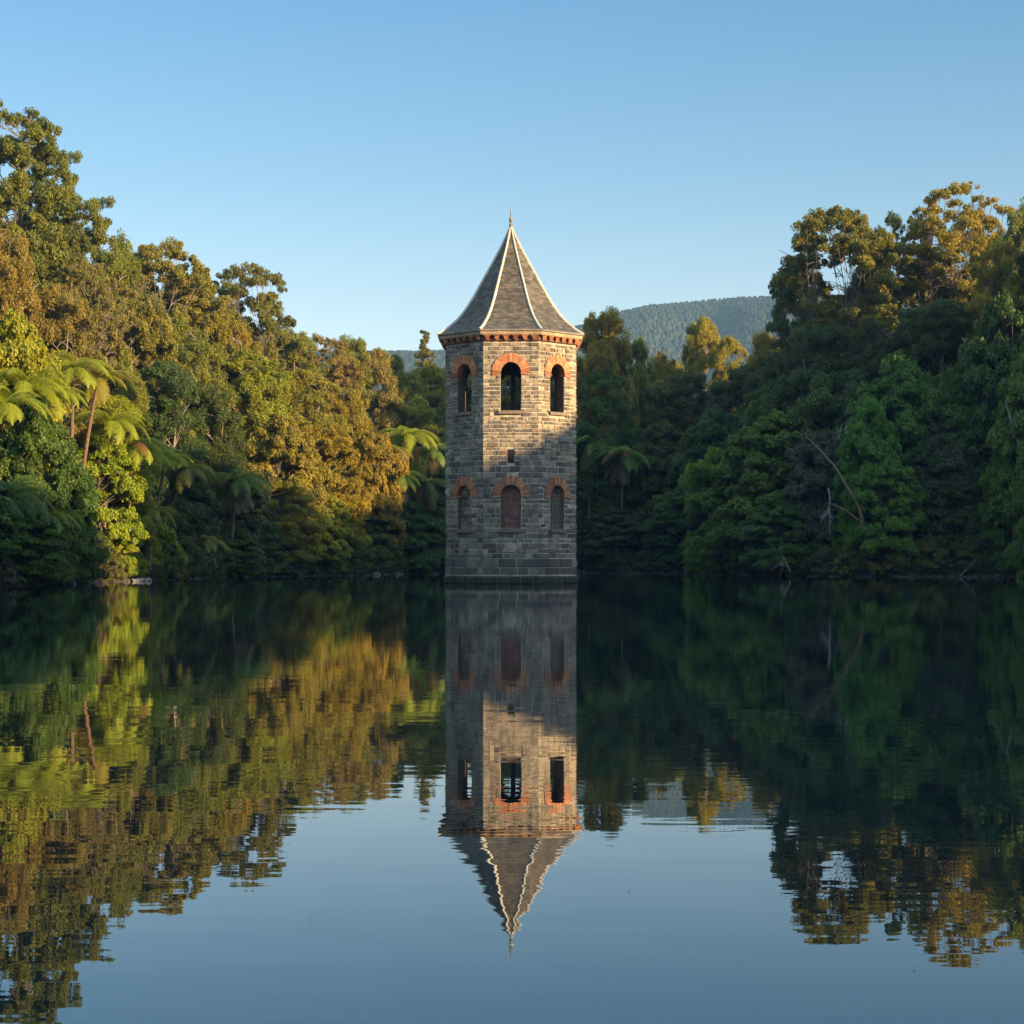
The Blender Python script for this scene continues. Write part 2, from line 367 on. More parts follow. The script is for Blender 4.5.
def ring8(ap_, z): return [(ap_ / math.cos(R(22.5)) * math.cos(a - R(22.5)), ap_ / math.cos(R(22.5)) * math.sin(a - R(22.5)), z) for a in ANG]
def band(mb, prof, tint=0.5, m=0, close_top=True):
    """octagonal band through (apothem, z) points"""
    rs = [ring8(a, z) for a, z in prof]
    for r0, r1 in zip(rs[:-1], rs[1:]):
        for i in range(8):
            j = (i + 1) % 8; mb.poly([r0[i], r0[j], r1[j], r1[i]], tint, m)
pl = MB()
band(pl, [(AP + 0.07, -2.6), (AP + 0.07, 0.36), (AP + 0.01, 0.36), (AP + 0.01, 1.13), (AP - 0.1, 1.14)], 0.2, 0)
for (z0, z1, base, n_pr) in ((-0.35, 0.0, AP + 0.07, 3), (0.0, 0.37, AP + 0.07, 3), (0.39, 0.72, AP + 0.01, 4), (0.72, 1.12, AP + 0.01, 4)):
    hwb = base * T225
    for kf in range(8):
        P = face_tf(kf); u = -hwb
        while u < hwb - 0.02:
            bw = rnd.uniform(0.4, 0.85)
            if hwb - (u + bw) < 0.25: bw = hwb - u
            c0 = u == -hwb; c1 = abs(u + bw - hwb) < 1e-6; pr = rnd.uniform(0.035, 0.06); g = 0.022
            l0 = u + (0 if c0 else g); l1 = u + bw - (0 if c1 else g); e0 = pr * T225 if c0 else -0.012; e1 = pr * T225 if c1 else -0.012
            pl.hexa([P(l0, base - 0.01, z0 + g), P(l1, base - 0.01, z0 + g), P(l1, base - 0.01, z1 - g), P(l0, base - 0.01, z1 - g)],
                    [P(l0 - e0, base + pr, z0 + g + .01), P(l1 + e1, base + pr, z0 + g + .01), P(l1 + e1, base + pr, z1 - g - .01), P(l0 - e0, base + pr, z1 - g - .01)], rnd.random() * (0.25 if z1 < 0.4 else 1), 1, bottom=False)
            u += bw
link('plinth', pl.mesh('plinth', [M['old_mortar'], M['plinth']]), tower)

def rot_copy(name, me, k_, parent=tower):
    o = link(name, me, parent); o.rotation_euler = (0, 0, ANG[k_] + R(90)); return o   # meshes below face -Y
# in these meshes: x = u, y = -n, z = z
def arch_mesh(o, seed, gap, outer):
    rr = random.Random(seed); mb = MB(); N = 23; a0, a1 = R(-11), R(191)
    for i in range(N):
        s, e = a0 + (a1 - a0) * i / N + gap, a0 + (a1 - a0) * (i + 1) / N - gap
        pr = AP + 0.06 + rr.uniform(-0.006, 0.008); ri, ro = WR - 0.012, outer + rr.uniform(-0.012, 0.012)
        pt = lambda r, a, n_: (r * math.cos(a), -n_, o['zs'] + r * math.sin(a))
        mid = (s + e) / 2
        b_ = [pt(ri, s, AP - 0.25), pt(ro, s, AP - 0.25), pt(ro, e, AP - 0.25), pt(ri, e, AP - 0.25)]
        t_ = [pt(ri, s, pr), pt(ro, s, pr), pt(ro, e, pr), pt(ri, e, pr)]
        mb.hexa(b_[::-1], t_[::-1], rr.random(), 0, bottom=False)
    # mortar bed just behind the bricks
    for i in range(N):
        s, e = a0 + (a1 - a0) * i / N, a0 + (a1 - a0) * (i + 1) / N
        pt = lambda r, a: (r * math.cos(a), -(AP + 0.045), o['zs'] + r * math.sin(a))
        mb.poly([pt(WR, s), pt(WR, e), pt(outer - 0.01, e), pt(outer - 0.01, s)], 0.5, 1)
    return mb
arch_up = arch_mesh(UP, 3, 0.006, RING).mesh('window_arch', [M['brick'], M['mortar']])
arch_low = arch_mesh(LOW, 4, 0.016, RING).mesh('window_arch', [M['brick'], M['mortar']])
def sill_mesh(o, hw_, m_):
    mb = MB(); x0, x1 = -hw_, hw_; z0, z1 = o['z0'] - 0.15, o['z0'] + 0.02
    mb.hexa([(x0, -AP + 0.3, z0), (x0, -AP - 0.13, z0), (x1, -AP - 0.13, z0), (x1, -AP + 0.3, z0)][::-1],
            [(x0, -AP + 0.3, z1 + .02), (x0, -AP - 0.13, z1 - .03), (x1, -AP - 0.13, z1 - .03), (x1, -AP + 0.3, z1 + .02)][::-1], 0.4)
    return mb.mesh('window_sill', M[m_])
sill_up = sill_mesh(UP, 0.55, 'sill'); sill_low = sill_mesh(LOW, 0.53, 'sill')
def infill_mesh(kind):
    mb = MB(); rr = random.Random(5); dep = AP - 0.22 if kind != 'lattice' else AP - 0.26; o = LOW
    ap = arch_pts(WR + 0.02)
    mb.poly([(-WR - .02, -dep + .02, o['z0']), (WR + .02, -dep + .02, o['z0'])] + [(a, -dep + .02, o['zs'] + b_) for a, b_ in ap], 0.5, 1)
    if kind == 'lattice':
        return mb
    z = o['z0'] + 0.03; row = 0; ch, cw = (0.085, 0.24) if kind == 'brick' else (0.16, 0.34)
    while z < o['zs'] + WR - 0.03:
        hw_ = min(open_half(z + ch, o, WR), open_half(z, o, WR))
        u = -hw_ + (0.0 if row % 2 else -cw / 2)
        while u < hw_:
            a0, a1 = max(u + .006, -hw_), min(u + cw - .006, hw_)
            if a1 - a0 > 0.02:
                pr = dep + rr.uniform(0, 0.01)
                mb.hexa([(a0, -dep + .015, z), (a1, -dep + .015, z), (a1, -dep + .015, z + ch - .014), (a0, -dep + .015, z + ch - .014)],
                        [(a0, -pr, z), (a1, -pr, z), (a1, -pr, z + ch - .014), (a0, -pr, z + ch - .014)], rr.random(), 0, bottom=False)
            u += cw
        z += ch; row += 1
    return mb
inf_brick = infill_mesh('brick').mesh('window_infill', [M['dark_brick'], M['mortar']])
inf_stone = infill_mesh('stone').mesh('window_infill', [M['stone'], M['mortar']])
inf_lat = infill_mesh('lattice').mesh('window_infill', [M['interior'], M['plinth']])
lat = MB()
for i in range(-3, 4): lat.box(i * 0.14 - 0.012, i * 0.14 + 0.012, -AP + 0.14, -AP + 0.17, LOW['z0'], LOW['zs'] + math.sqrt(max(0.0, WR ** 2 - (i * .14) ** 2)))
for i in range(1, 10):
    zz = LOW['z0'] + i * 0.19; hw_ = open_half(zz, LOW)
    if hw_ > 0: lat.box(-hw_, hw_, -AP + 0.171, -AP + 0.195, zz - 0.012, zz + 0.012)
lat_me = lat.mesh('window_grille', M['oxide'])
for kf in range(8):
    rot_copy('window_arch', arch_up, kf); rot_copy('window_sill', sill_up, kf)
    rot_copy('window_arch', arch_low, kf); rot_copy('window_sill', sill_low, kf)
    o_ = rot_copy('window_infill', inf_brick if kf in (0, 4) else inf_lat if kf == 1 else inf_stone, kf)
    if kf == 0: o_['label'] = 'dull red brick filling of the lower middle window'
    if kf == 1: rot_copy('window_grille', lat_me, kf)
sl = MB(); sl.box(-0.15, 0.15, -AP - 0.006, -AP + 0.30, 5.32, 5.92, 0.1)
link('vent_slot', sl.mesh('vent_slot', M['slot_shade']), tower)

# cornice: brick corbel table under a buff band
cb = MB(); tw = 10.68
band(cb, [(AP + 0.05, tw), (AP + 0.10, tw + 0.02), (AP + 0.10, tw + 0.4)], 0.3, 1)
for kf in range(8):
    P = face_tf(kf); n_c = 6; wd = 2 * (AP + 0.1) * T225 / n_c
    for i in range(n_c):
        uc = -(AP + 0.1) * T225 + (i + 0.5) * wd
        for (zz0, zz1, n0, n1, hw0, hw1) in ((tw + 0.02, tw + 0.09, AP + .09, AP + 0.20, .06, .07), (tw + 0.09, tw + 0.19, AP + 0.09, AP + 0.26, .085, .10), (tw + .19, tw + .25, AP + .09, AP + .29, .13, .18)):
            b_ = [P(uc - hw0, AP + .08, zz0), P(uc + hw0, AP + .08, zz0), P(uc + hw0, n1 - .05, zz0), P(uc - hw0, n1 - .05, zz0)]
            t_ = [P(uc - hw1, AP + .08, zz1), P(uc + hw1, AP + .08, zz1), P(uc + hw1, n1, zz1), P(uc - hw1, n1, zz1)]
            cb.hexa(b_, t_, rnd.random(), 0)
link('corbel_table', cb.mesh('corbel_table', [M['brick'], M['dark_brick']]), tower)
cn = MB(); band(cn, [(AP + 0.05, tw + 0.245), (AP + 0.29, tw + 0.255), (AP + 0.32, tw + 0.33), (AP + 0.32, tw + 0.39), (AP + 0.27, tw + 0.40), (AP + 0.27, tw + .46)], 0.6)
link('cornice_band', cn.mesh('cornice_band', M['buff']), tower)

# roof
RC = R(22.5)
prof = [(3.27, 11.14), (3.10, 11.22), (2.80, 11.46), (2.42, 11.80), (2.03, 12.30), (1.70, 12.85), (1.38, 13.45), (1.06, 14.05), (0.70, 14.72), (0.38, 15.35), (0.10, 15.98), (0.04, 16.12)]
pz = [p_[1] for p_ in prof]; pa = [p_[0] for p_ in prof]
# arc-length resample to slate courses
ss = np.concatenate([[0], np.cumsum(np.hypot(np.diff(pa), np.diff(pz)))])
from math import hypot
NC = 46
sa = np.linspace(0, ss[-1], 400)
def smooth_curve(v):
    q = np.interp(sa, ss, v); ker = np.ones(41) / 41; qp = np.concatenate([np.full(20, q[0]) + (np.arange(-20, 0)) * (q[1] - q[0]), q, q[-1] + np.arange(1, 21) * (q[-1] - q[-2])])
    return np.convolve(qp, ker, 'valid')
ca_, cz_ = smooth_curve(pa), smooth_curve(pz)
def prof_at(s): return float(np.interp(s, sa, ca_)), float(np.interp(s, sa, cz_))
roof = MB()
for kf in range(8):
    P = face_tf(kf)
    for ci in range(NC):
        s0, s1 = ss[-1] * ci / NC, ss[-1] * (ci + 1) / NC
        a0, z0 = prof_at(s0); a1, z1 = prof_at(s1); a0 = max(a0, .03); a1 = max(a1, .02)
        nrm = np.array([z1 - z0, -(a1 - a0)]); nrm = nrm / (np.linalg.norm(nrm) + 1e-9) * 0.022
        h0, h1 = a0 * T225, a1 * T225
        nsl = max(1, int(2 * h0 / 0.24)); off = 0.5 * (ci % 2)
        us = [-1.0] + [(-1 + 2 * (i + off) / nsl) for i in range(0, nsl + 1) if -0.98 < (-1 + 2 * (i + off) / nsl) < 0.98] + [1.0]
        for ua, ub in zip(us[:-1], us[1:]):
            li = rnd.uniform(0.7, 1.25); g = 0.004
            b0, c0 = ua * h0 + g, ub * h0 - g; b1, c1 = ua * h1 + g, ub * h1 - g
            q = [P(b0, a0 + nrm[0] * li, z0 + nrm[1] * li - .012), P(c0, a0 + nrm[0] * li, z0 + nrm[1] * li - .012), P(c1, a1, z1 + .01), P(b1, a1, z1 + .01)]
            roof.poly(q, rnd.random(), 0)
            roof.poly([P(b0, a0, z0 - .012), P(c0, a0, z0 - .012), q[1], q[0]], 0.1, 0)
        roof.poly([P(-h0, a0 - .004, z0), P(h0, a0 - .004, z0), P(h1, a1 - .004, z1), P(-h1, a1 - .004, z1)], 0.1, 0)
roof_o = link('roof', roof.mesh('roof', [M['slate']]), tower)
ev = MB(); band(ev, [(AP + 0.2, 11.08), (3.25, 11.08), (3.285, 11.10), (3.285, 11.165), (3.2, 11.175)], 0.4, 0)
link('eave_board', ev.mesh('eave_board', [M['oxide']]), roof_o)
hipb = MB(); NH = 34; csc = 1 / math.cos(RC); secs = []
for i in range(NH + 1):
    a, z = prof_at(ss[-1] * i / NH); a = max(a, .02); wd = 0.065 * (1 - 0.45 * i / NH)
    rr_ = a * csc
    secs.append([(rr_ - wd * .55, wd, z + .015), (rr_ + .05, wd * .55, z + .05), (rr_ + .05, -wd * .55, z + .05), (rr_ - wd * .55, -wd, z + .015)])
for s0, s1 in zip(secs[:-1], secs[1:]):
    for i in range(3): hipb.poly([s0[i], s0[i + 1], s1[i + 1], s1[i]], 0.6)
hipb.poly(secs[0][::-1], 0.5)
hip_me = hipb.mesh('hip_ridge', M['lead'])
for k_ in range(8):
    o_ = link('hip_ridge', hip_me, roof_o); o_.rotation_euler = (0, 0, ANG[k_] + RC)
def lathe(mb, prof_, n_=14, tint=0.5, m=0):
    for (r0, z0), (r1, z1) in zip(prof_[:-1], prof_[1:]):
        for i in range(n_):
            a0, a1 = 2 * math.pi * i / n_, 2 * math.pi * (i + 1) / n_
            mb.poly([(r0 * math.cos(a0), r0 * math.sin(a0), z0), (r0 * math.cos(a1), r0 * math.sin(a1), z0), (r1 * math.cos(a1), r1 * math.sin(a1), z1), (r1 * math.cos(a0), r1 * math.sin(a0), z1)], tint, m)
fn = MB(); lathe(fn, [(0.17, 15.92), (0.15, 16.02), (0.09, 16.12), (0.075, 16.26), (0.10, 16.30), (0.06, 16.34), (0.05, 16.42), (0.095, 16.48), (0.10, 16.54), (0.06, 16.60), (0.035, 16.66), (0.03, 16.9), (0.005, 17.05)])
link('finial', fn.mesh('finial', M['oxide'], True), roof_o)
# valve post inside the upper chamber
vp = MB(); lathe(vp, [(0.11, 7.3), (0.11, 10.6), (0.0, 10.6)], 12); lathe(vp, [(0.3, 7.3), (0.3, 7.42), (0.0, 7.42)], 12)
o_ = link('valve_post', vp.mesh('valve_post', M['iron'], True), tower); o_.location = (0.1, 0.3, 0)

# ------------------------------------------------------------------ vegetation generators
def tubes(paths, k=6):
    """paths: list of (points (n,3), radii (n)) -> V, F"""
    Vs, Fs, off = [], [], 0
    ang = np.linspace(0, 2 * np.pi, k, endpoint=False)
    for P_, r_ in paths:
        P_ = np.asarray(P_, float); r_ = np.asarray(r_, float); n_ = len(P_)
        d = np.gradient(P_, axis=0); d /= np.linalg.norm(d, axis=1, keepdims=True) + 1e-9
        ref = np.array([0.31, 0.95, 0.08]); u = np.cross(d, ref); u /= np.linalg.norm(u, axis=1, keepdims=True) + 1e-9; v = np.cross(d, u)
        ring = P_[:, None, :] + r_[:, None, None] * (np.cos(ang)[None, :, None] * u[:, None, :] + np.sin(ang)[None, :, None] * v[:, None, :])
        Vs.append(ring.reshape(-1, 3)); i = np.arange(n_ * k).reshape(n_, k); j = np.roll(i, -1, 1)
        Fs.append(np.stack([i[:-1], j[:-1], j[1:], i[1:]], -1).reshape(-1, 4) + off); off += n_ * k
    return np.concatenate(Vs), np.concatenate(Fs)
def leaves(C_, N_, size, rs, elong=1.7, tint=None):
    """rhombic leaves at centres C_ with rough normals N_"""
    n_ = len(C_); N_ = N_ + rs.normal(0, 0.75, (n_, 3)); N_ /= np.linalg.norm(N_, axis=1, keepdims=True) + 1e-9
    r = rs.normal(0, 1, (n_, 3)); u = np.cross(N_, r); u /= np.linalg.norm(u, axis=1, keepdims=True) + 1e-9; v = np.cross(N_, u)
    s = size * rs.uniform(0.6, 1.35, (n_, 1))
    V = np.stack([C_ + u * s * elong * .5, C_ + v * s * .5 - u * s * .05, C_ - u * s * elong * .5, C_ - v * s * .5 - u * s * .05], 1).reshape(-1, 3)
    return V, np.arange(n_ * 4).reshape(n_, 4)
def curve(p0, p1, lift, n_, rs, wob=0.05):
    t = np.linspace(0, 1, n_)[:, None]; L = np.linalg.norm(np.array(p1) - p0)
    mid = (np.array(p0) + p1) / 2 + np.array([0, 0, lift]) + rs.normal(0, wob * L, 3)
    return (1 - t) ** 2 * p0 + 2 * t * (1 - t) * mid + t * t * np.array(p1)
PROTO = {}
def tree_proto(key, seed, H, Rc, z0, shape, nclump, rcl, nleaf, lsize, trunk_r=0.2, flat=0.65, bark='bark', shell=0.55, twigs=3, elong=1.7, multi=1, sub=9, lean=0.0, droop=0.0, hug=0.35, twig_r=0.012):
    rs = np.random.RandomState(seed)
    # crown radius as a function of relative height t in z0..H
    def rad(t):
        if shape == 'dome': return np.sqrt(np.clip(1 - np.clip((t - 0.25) / 0.75, 0, 1) ** 2.2, 0, 1)) * np.interp(t, [0, 0.25], [0.8, 1])
        if shape == 'cone': return np.clip(1.02 - t, 0.03, 1) ** 0.8 * np.interp(t, [0, 0.12], [0.7, 1])
        if shape == 'oval': return np.sqrt(np.clip(1 - ((t - 0.42) / 0.6) ** 2, 0.02, 1))
        if shape == 'fan': return np.interp(t, [0, 0.35, 0.7, 0.9, 1.0], [0.32, 0.62, 0.95, 0.85, 0.3])
        if shape == 'tall': return np.interp(t, [0, 0.2, 0.45, 0.75, 1.0], [0.75, 1.0, 0.92, 0.76, 0.5])
    cl = []; tries = 0
    lobes = [(rs.uniform(0, 6.28), rs.uniform(0.55, 1.2)) for _ in range(7)]
    def lobe(a): return 0.78 + 0.3 * sum(w_ * math.cos((i_ % 3 + 1) * a - p_) for i_, (p_, w_) in enumerate(lobes[:4])) / 4
    while len(cl) < nclump and tries < nclump * 60:
        tries += 1
        t = rs.rand() ** (0.8 if shape != 'fan' else 0.6); a = rs.uniform(0, 2 * np.pi)
        rr_ = rad(t) * Rc * lobe(a + t * 2) * (shell + (1 - shell) * math.sqrt(rs.rand()))
        q = np.array([rr_ * math.cos(a), rr_ * math.sin(a), z0 + t * (H - z0)])
        rc_ = rcl * rs.uniform(0.65, 1.3) * (0.75 if t > 0.85 else 1)
        if all(np.linalg.norm((q - c_[0]) * (1, 1, 1.25)) > hug * (rc_ + c_[1]) for c_ in cl): cl.append((q, rc_))
    # skeleton
    paths = []; stems = []
    for s_ in range(multi):
        a = rs.uniform(0, 6.28); sp_ = 0 if multi == 1 else Rc * 0.28
        n_ = 12; zt = H * (0.9 if shape in ('tall', 'cone', 'oval') else 0.62)
        tz = np.linspace(0, zt, n_); k1, k2 = rs.uniform(0, 6, 2)
        wx = np.cumsum(rs.normal(0, 0.02 * H / n_ * 2, n_)); wy = np.cumsum(rs.normal(0, 0.02 * H / n_ * 2, n_))
        x = sp_ * math.cos(a) * (tz / zt) ** 0.8 * 1.6 + wx + lean * tz; y = sp_ * math.sin(a) * (tz / zt) ** 0.8 * 1.6 + wy
        P_ = np.stack([x, y, tz], 1); P_[0, 2] = -0.6
        r_ = trunk_r * (1 - 0.85 * tz / zt) * (1 if multi == 1 else 0.7); r_[0] *= 1.35
        paths.append((P_, r_)); stems.append((P_, r_))
    pz_ = []
    for q, rc_ in cl:
        S, SR = stems[rs.randint(len(stems))] if multi == 1 else min(stems, key=lambda s__: np.hypot(*(s__[0][-1][:2] - q[:2])))
        zb = max(0.12 * H, q[2] - (0.35 + 0.6 * rs.rand()) * (np.hypot(q[0], q[1]) * (1.1 if shape == 'fan' else 0.6) + 0.3))
        zb = min(zb, S[-1, 2]); i_ = int(np.argmin(np.abs(S[:, 2] - zb))); b0 = S[i_]
        L = np.linalg.norm(q - b0); cv = curve(b0, q, 0.10 * L * (-1 if shape == 'fan' else 1), 7, rs)
        r0 = min(SR[i_] * 0.6, 0.02 + 0.018 * L)
        paths.append((cv, np.linspace(r0, 0.012, 7)))
        for _ in range(twigs):
            dirn = rs.normal(0, 1, 3); dirn[2] = abs(dirn[2]) * 0.6; dirn /= np.linalg.norm(dirn)
            st = cv[rs.randint(3, 7)]; paths.append((curve(st, st + dirn * rc_ * rs.uniform(0.7, 1.25), 0.1, 4, rs), np.linspace(twig_r * 1.6, twig_r * .6, 4)))
    V, F = tubes(paths, 5)
    tm = quad_mesh(key + '_trunk', V, F, mat=M[bark], smooth=True)
    # leaves: every clump is a set of sub-clumps
    tot = sum(rc_ ** 2 for _, rc_ in cl); Cs, Ns, Ts = [], [], []
    for q, rc_ in cl:
        nl = int(nleaf * rc_ ** 2 / tot); ns = max(3, int(sub * rs.uniform(0.7, 1.3)))
        d = rs.normal(0, 1, (ns, 3)); d[:, 2] = np.abs(d[:, 2]) * 1.0 - 0.35; d /= np.linalg.norm(d, axis=1, keepdims=True)
        sc = q + d * rc_ * np.array([1, 1, flat]) * rs.uniform(0.35, 0.95, (ns, 1))
        sr = rc_ * rs.uniform(0.24, 0.46, ns)
        pick = rs.randint(0, ns, nl)
        g = rs.normal(0, 1, (nl, 3)); g /= np.linalg.norm(g, axis=1, keepdims=True); g *= rs.uniform(0.15, 1.08, (nl, 1)) ** 0.5
        g[:, 2] *= flat + 0.1
        pos = sc[pick] + g * sr[pick][:, None]
        pos[:, 2] -= droop * np.hypot(g[:, 0], g[:, 1]) * sr[pick] * 1.5
        out = pos - np.array([0, 0, (z0 + H) * .45]); out /= np.linalg.norm(out, axis=1, keepdims=True) + 1e-9
        Cs.append(pos); Ns.append(g * 0.7 + out * 0.5 + np.array([0, 0, 0.45]))
        ct = rs.uniform(0.25, 0.62); st = rs.uniform(-0.13, 0.13, ns)
        Ts.append(np.clip(ct + st[pick] + rs.normal(0, 0.10, nl) + 0.35 * (rs.rand(nl) < 0.03), 0, 1))
    Cc = np.concatenate(Cs); V, F = leaves(Cc, np.concatenate(Ns), lsize, rs, elong)
    cm = quad_mesh(key + '_crown', V, F, tint=np.concatenate(Ts), mat=M['leaf'])
    top = float(np.percentile(V[:, 2], 99.9)); wid = float(np.percentile(np.abs(V[:, 0]), 98))
    PROTO[key] = (tm, cm, top, wid)

K = 1.0    # leaf budget factor
for i in range(3): tree_proto('podocarp%d' % i, 10 + i, 15, 3.6, 3.5, 'tall', 120, 0.82, int(170000 * K), 0.066, 0.26, flat=0.6, shell=0.5, twigs=3, sub=9, hug=0.36)
for i in range(3): tree_proto('kanuka%d' % i, 20 + i, 11, 3.4, 3.6, 'fan', 84, 0.68, int(95000 * K), 0.058, 0.14, flat=0.6, shell=0.45, twigs=5, multi=4, sub=9, hug=0.42, bark='bark')
for i in range(4): tree_proto('bushy%d' % i, 30 + i, 9, 2.7, 0.8, 'oval', 70, 0.8, int(165000 * K), 0.058, 0.17, flat=0.8, shell=0.6, twigs=5, sub=15, hug=0.36, bark='pale_bark', multi=2)
for i in range(3): tree_proto('broadleaf%d' % i, 40 + i, 6, 3.0, 0.2, 'dome', 80, 0.75, int(125000 * K), 0.08, 0.18, flat=0.6, shell=0.72, twigs=2, sub=15, hug=0.38, elong=1.6, multi=2, droop=0.35)
tree_proto('conifer0', 50, 9, 1.6, 1.5, 'cone', 90, 0.42, int(50000 * K), 0.055, 0.13, flat=0.5, shell=0.55, twigs=3, sub=8)
for i in range(4): tree_proto('shrub%d' % i, 60 + i, 2.2, 1.35, 0.1, 'dome', 26, 0.5, int(30000 * K), 0.055, 0.05, flat=0.75, shell=0.6, twigs=6, sub=9, multi=3, droop=0.5, bark='pale_bark', twig_r=0.008)

# tree fern frond: arching rachis with drooping pinnae made of small leaflets
def frond_mesh(seed, L=2.7, el0=55, el1=-50, name='frond'):
    rs = np.random.RandomState(seed); n_ = 27
    t = np.linspace(0, 1, n_); e = np.radians(el0 + (el1 - el0) * t ** 0.85); ds = L / (n_ - 1)
    x = np.concatenate([[0], np.cumsum(np.cos(e[:-1]) * ds)]); z = np.concatenate([[0], np.cumsum(np.sin(e[:-1]) * ds)])
    P_ = np.stack([x, np.zeros(n_), z], 1)
    V, F = tubes([(P_, np.linspace(0.022, 0.004, n_))], 4); Vs = [V]; Fs = [F]; Ts = [np.full(len(F), 0.75)]; off = len(V)
    for i in range(3, n_):
        tt = t[i]; pl_ = 0.34 * math.sin(math.pi * min(1, tt * 0.93 + 0.1)) ** 0.7 * (1 if tt < .9 else .6) + 0.05
        tx, tz_ = math.cos(e[i]), math.sin(e[i])
        for sgn in (-1, 1):
            m_ = 10; w_ = 0.05
            dirv = np.array([0.35 * tx, sgn * 0.92, 0.35 * tz_ - 0.05]); dirv /= np.linalg.norm(dirv)
            s = np.linspace(0, 1, m_ + 1)
            ax = P_[i] + np.outer(s * pl_, dirv) - np.outer(s ** 2 * pl_ * 0.6 * rs.uniform(.6, 1.3), [0, 0, 1])
            along = np.array([tx, 0, tz_])
            for q in range(m_):
                a_, b_ = ax[q], ax[q + 1]; wq = w_ * (1 - 0.75 * s[q]) * rs.uniform(.8, 1.15)
                for sd in (-1, 1):
                    tip = (a_ + b_) / 2 + along * sd * wq - np.array([0, 0, 0.018])
                    Vs.append(np.array([a_, (a_ * .3 + b_ * .7), tip + dirv * .012, tip - dirv * .012]) if sd > 0 else np.array([a_, tip - dirv * .012, tip + dirv * .012, (a_ * .3 + b_ * .7)]))
                    Fs.append(np.arange(4)[None] + off); off += 4; Ts.append(np.array([np.clip(rs.normal(0.45, .1), 0, 1)]))
    return quad_mesh(name, np.concatenate(Vs), np.concatenate(Fs), tint=np.concatenate(Ts), mat=M['leaf'])
FROND = [frond_mesh(1, 2.3, 62, -62), frond_mesh(2, 2.6, 48, -70), frond_mesh(3, 2.0, 74, -48), frond_mesh(4, 2.2, 32, -80)]
DEADF = frond_mesh(5, 1.7, -35, -88, 'dead_frond')

# arching sedge / flax tuft
def tuft_mesh(seed, nb=170, L=1.1, droop=1.0, wdt=0.018, name='sedge'):
    rs = np.random.RandomState(seed); Vs, Fs, Ts, off = [], [], [], 0
    for _ in range(nb):
        a = rs.uniform(0, 6.28); l_ = L * rs.uniform(0.5, 1.15); el = rs.uniform(0.75, 1.5); b0 = np.array([rs.normal(0, .12), rs.normal(0, .12), 0])
        n_ = 6; s = np.linspace(0, 1, n_); e = el - droop * 1.9 * s ** 1.3 * rs.uniform(.6, 1.2)
        r_ = np.concatenate([[0], np.cumsum(np.cos(e[:-1]) * l_ / (n_ - 1))]); z = np.concatenate([[0], np.cumsum(np.sin(e[:-1]) * l_ / (n_ - 1))])
        P_ = b0 + np.stack([r_ * math.cos(a), r_ * math.sin(a), z], 1); sd = np.array([-math.sin(a), math.cos(a), 0])
        wv = wdt * (1 - s * .85)[:, None] * sd; V = np.stack([P_ - wv, P_ + wv], 1).reshape(-1, 3); i = np.arange(n_ - 1) * 2
        Vs.append(V); Fs.append(np.stack([i, i + 1, i + 3, i + 2], 1) + off); off += len(V); Ts.append(np.full(n_ - 1, np.clip(rs.normal(.5, .2), 0, 1)))
    return quad_mesh(name, np.concatenate(Vs), np.concatenate(Fs), tint=np.concatenate(Ts), mat=M['leaf'])
TUFT = [tuft_mesh(1), tuft_mesh(2, 200, 1.35, 1.15), tuft_mesh(3, 110, 1.5, 0.55, 0.03)]
def bare_mesh(seed, L=2.0, depth=4, r0=0.05, spread=0.7, name='dead_branch', down=0.0, mat='deadwood'):
    rs = np.random.RandomState(seed); paths = []
    def grow(p, d, l_, r_, k_):
        n_ = 6; pts = [p]; dd = d.copy()
        for _ in range(n_ - 1):
            dd = dd + rs.normal(0, 0.14, 3); dd[2] -= down * .12; dd /= np.linalg.norm(dd); pts.append(pts[-1] + dd * l_ / (n_ - 1))
        paths.append((np.array(pts), np.linspace(r_, r_ * 0.5, n_)))
        if k_ > 0:
            for _ in range(rs.randint(2, 5)):
                j = rs.randint(2, n_); nd = dd + rs.normal(0, spread, 3); nd /= np.linalg.norm(nd); grow(pts[j], nd, l_ * rs.uniform(.5, .8), r_ * .55, k_ - 1)
    grow(np.zeros(3), np.array([0, 0, 1.0]), L * .5, r0, depth)
    V, F = tubes(paths, 5); return quad_mesh(name, V, F, mat=M[mat], smooth=True)
BARE = [bare_mesh(1), bare_mesh(5, 2.6, 4, .06, .55), bare_mesh(9, 1.8, 3, .045, .9)]

# ------------------------------------------------------------------ placing vegetation
REG = []      # (object, description, category, group, side, px) -> labels written at the end
def side_of(px): return 'left' if px < 512 else 'right'
def z_at(py, D): return CAM_Z + (HOR - py) * D / F_PX
prng = random.Random(42)
COLR = {  # own leaf colours, with sunlight painted into golden and bright, shade into dark
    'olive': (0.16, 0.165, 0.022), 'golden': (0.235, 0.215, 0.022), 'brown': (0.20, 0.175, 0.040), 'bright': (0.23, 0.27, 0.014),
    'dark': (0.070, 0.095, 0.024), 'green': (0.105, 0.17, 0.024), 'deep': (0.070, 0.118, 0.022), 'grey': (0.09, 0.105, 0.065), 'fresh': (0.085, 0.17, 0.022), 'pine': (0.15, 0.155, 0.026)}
CNAME = {'olive': 'olive', 'golden': 'golden', 'brown': 'brownish', 'bright': 'yellow-green', 'dark': 'dark green', 'green': 'mid green', 'deep': 'deep green', 'grey': 'grey-green', 'fresh': 'fresh green', 'pine': 'dull green'}
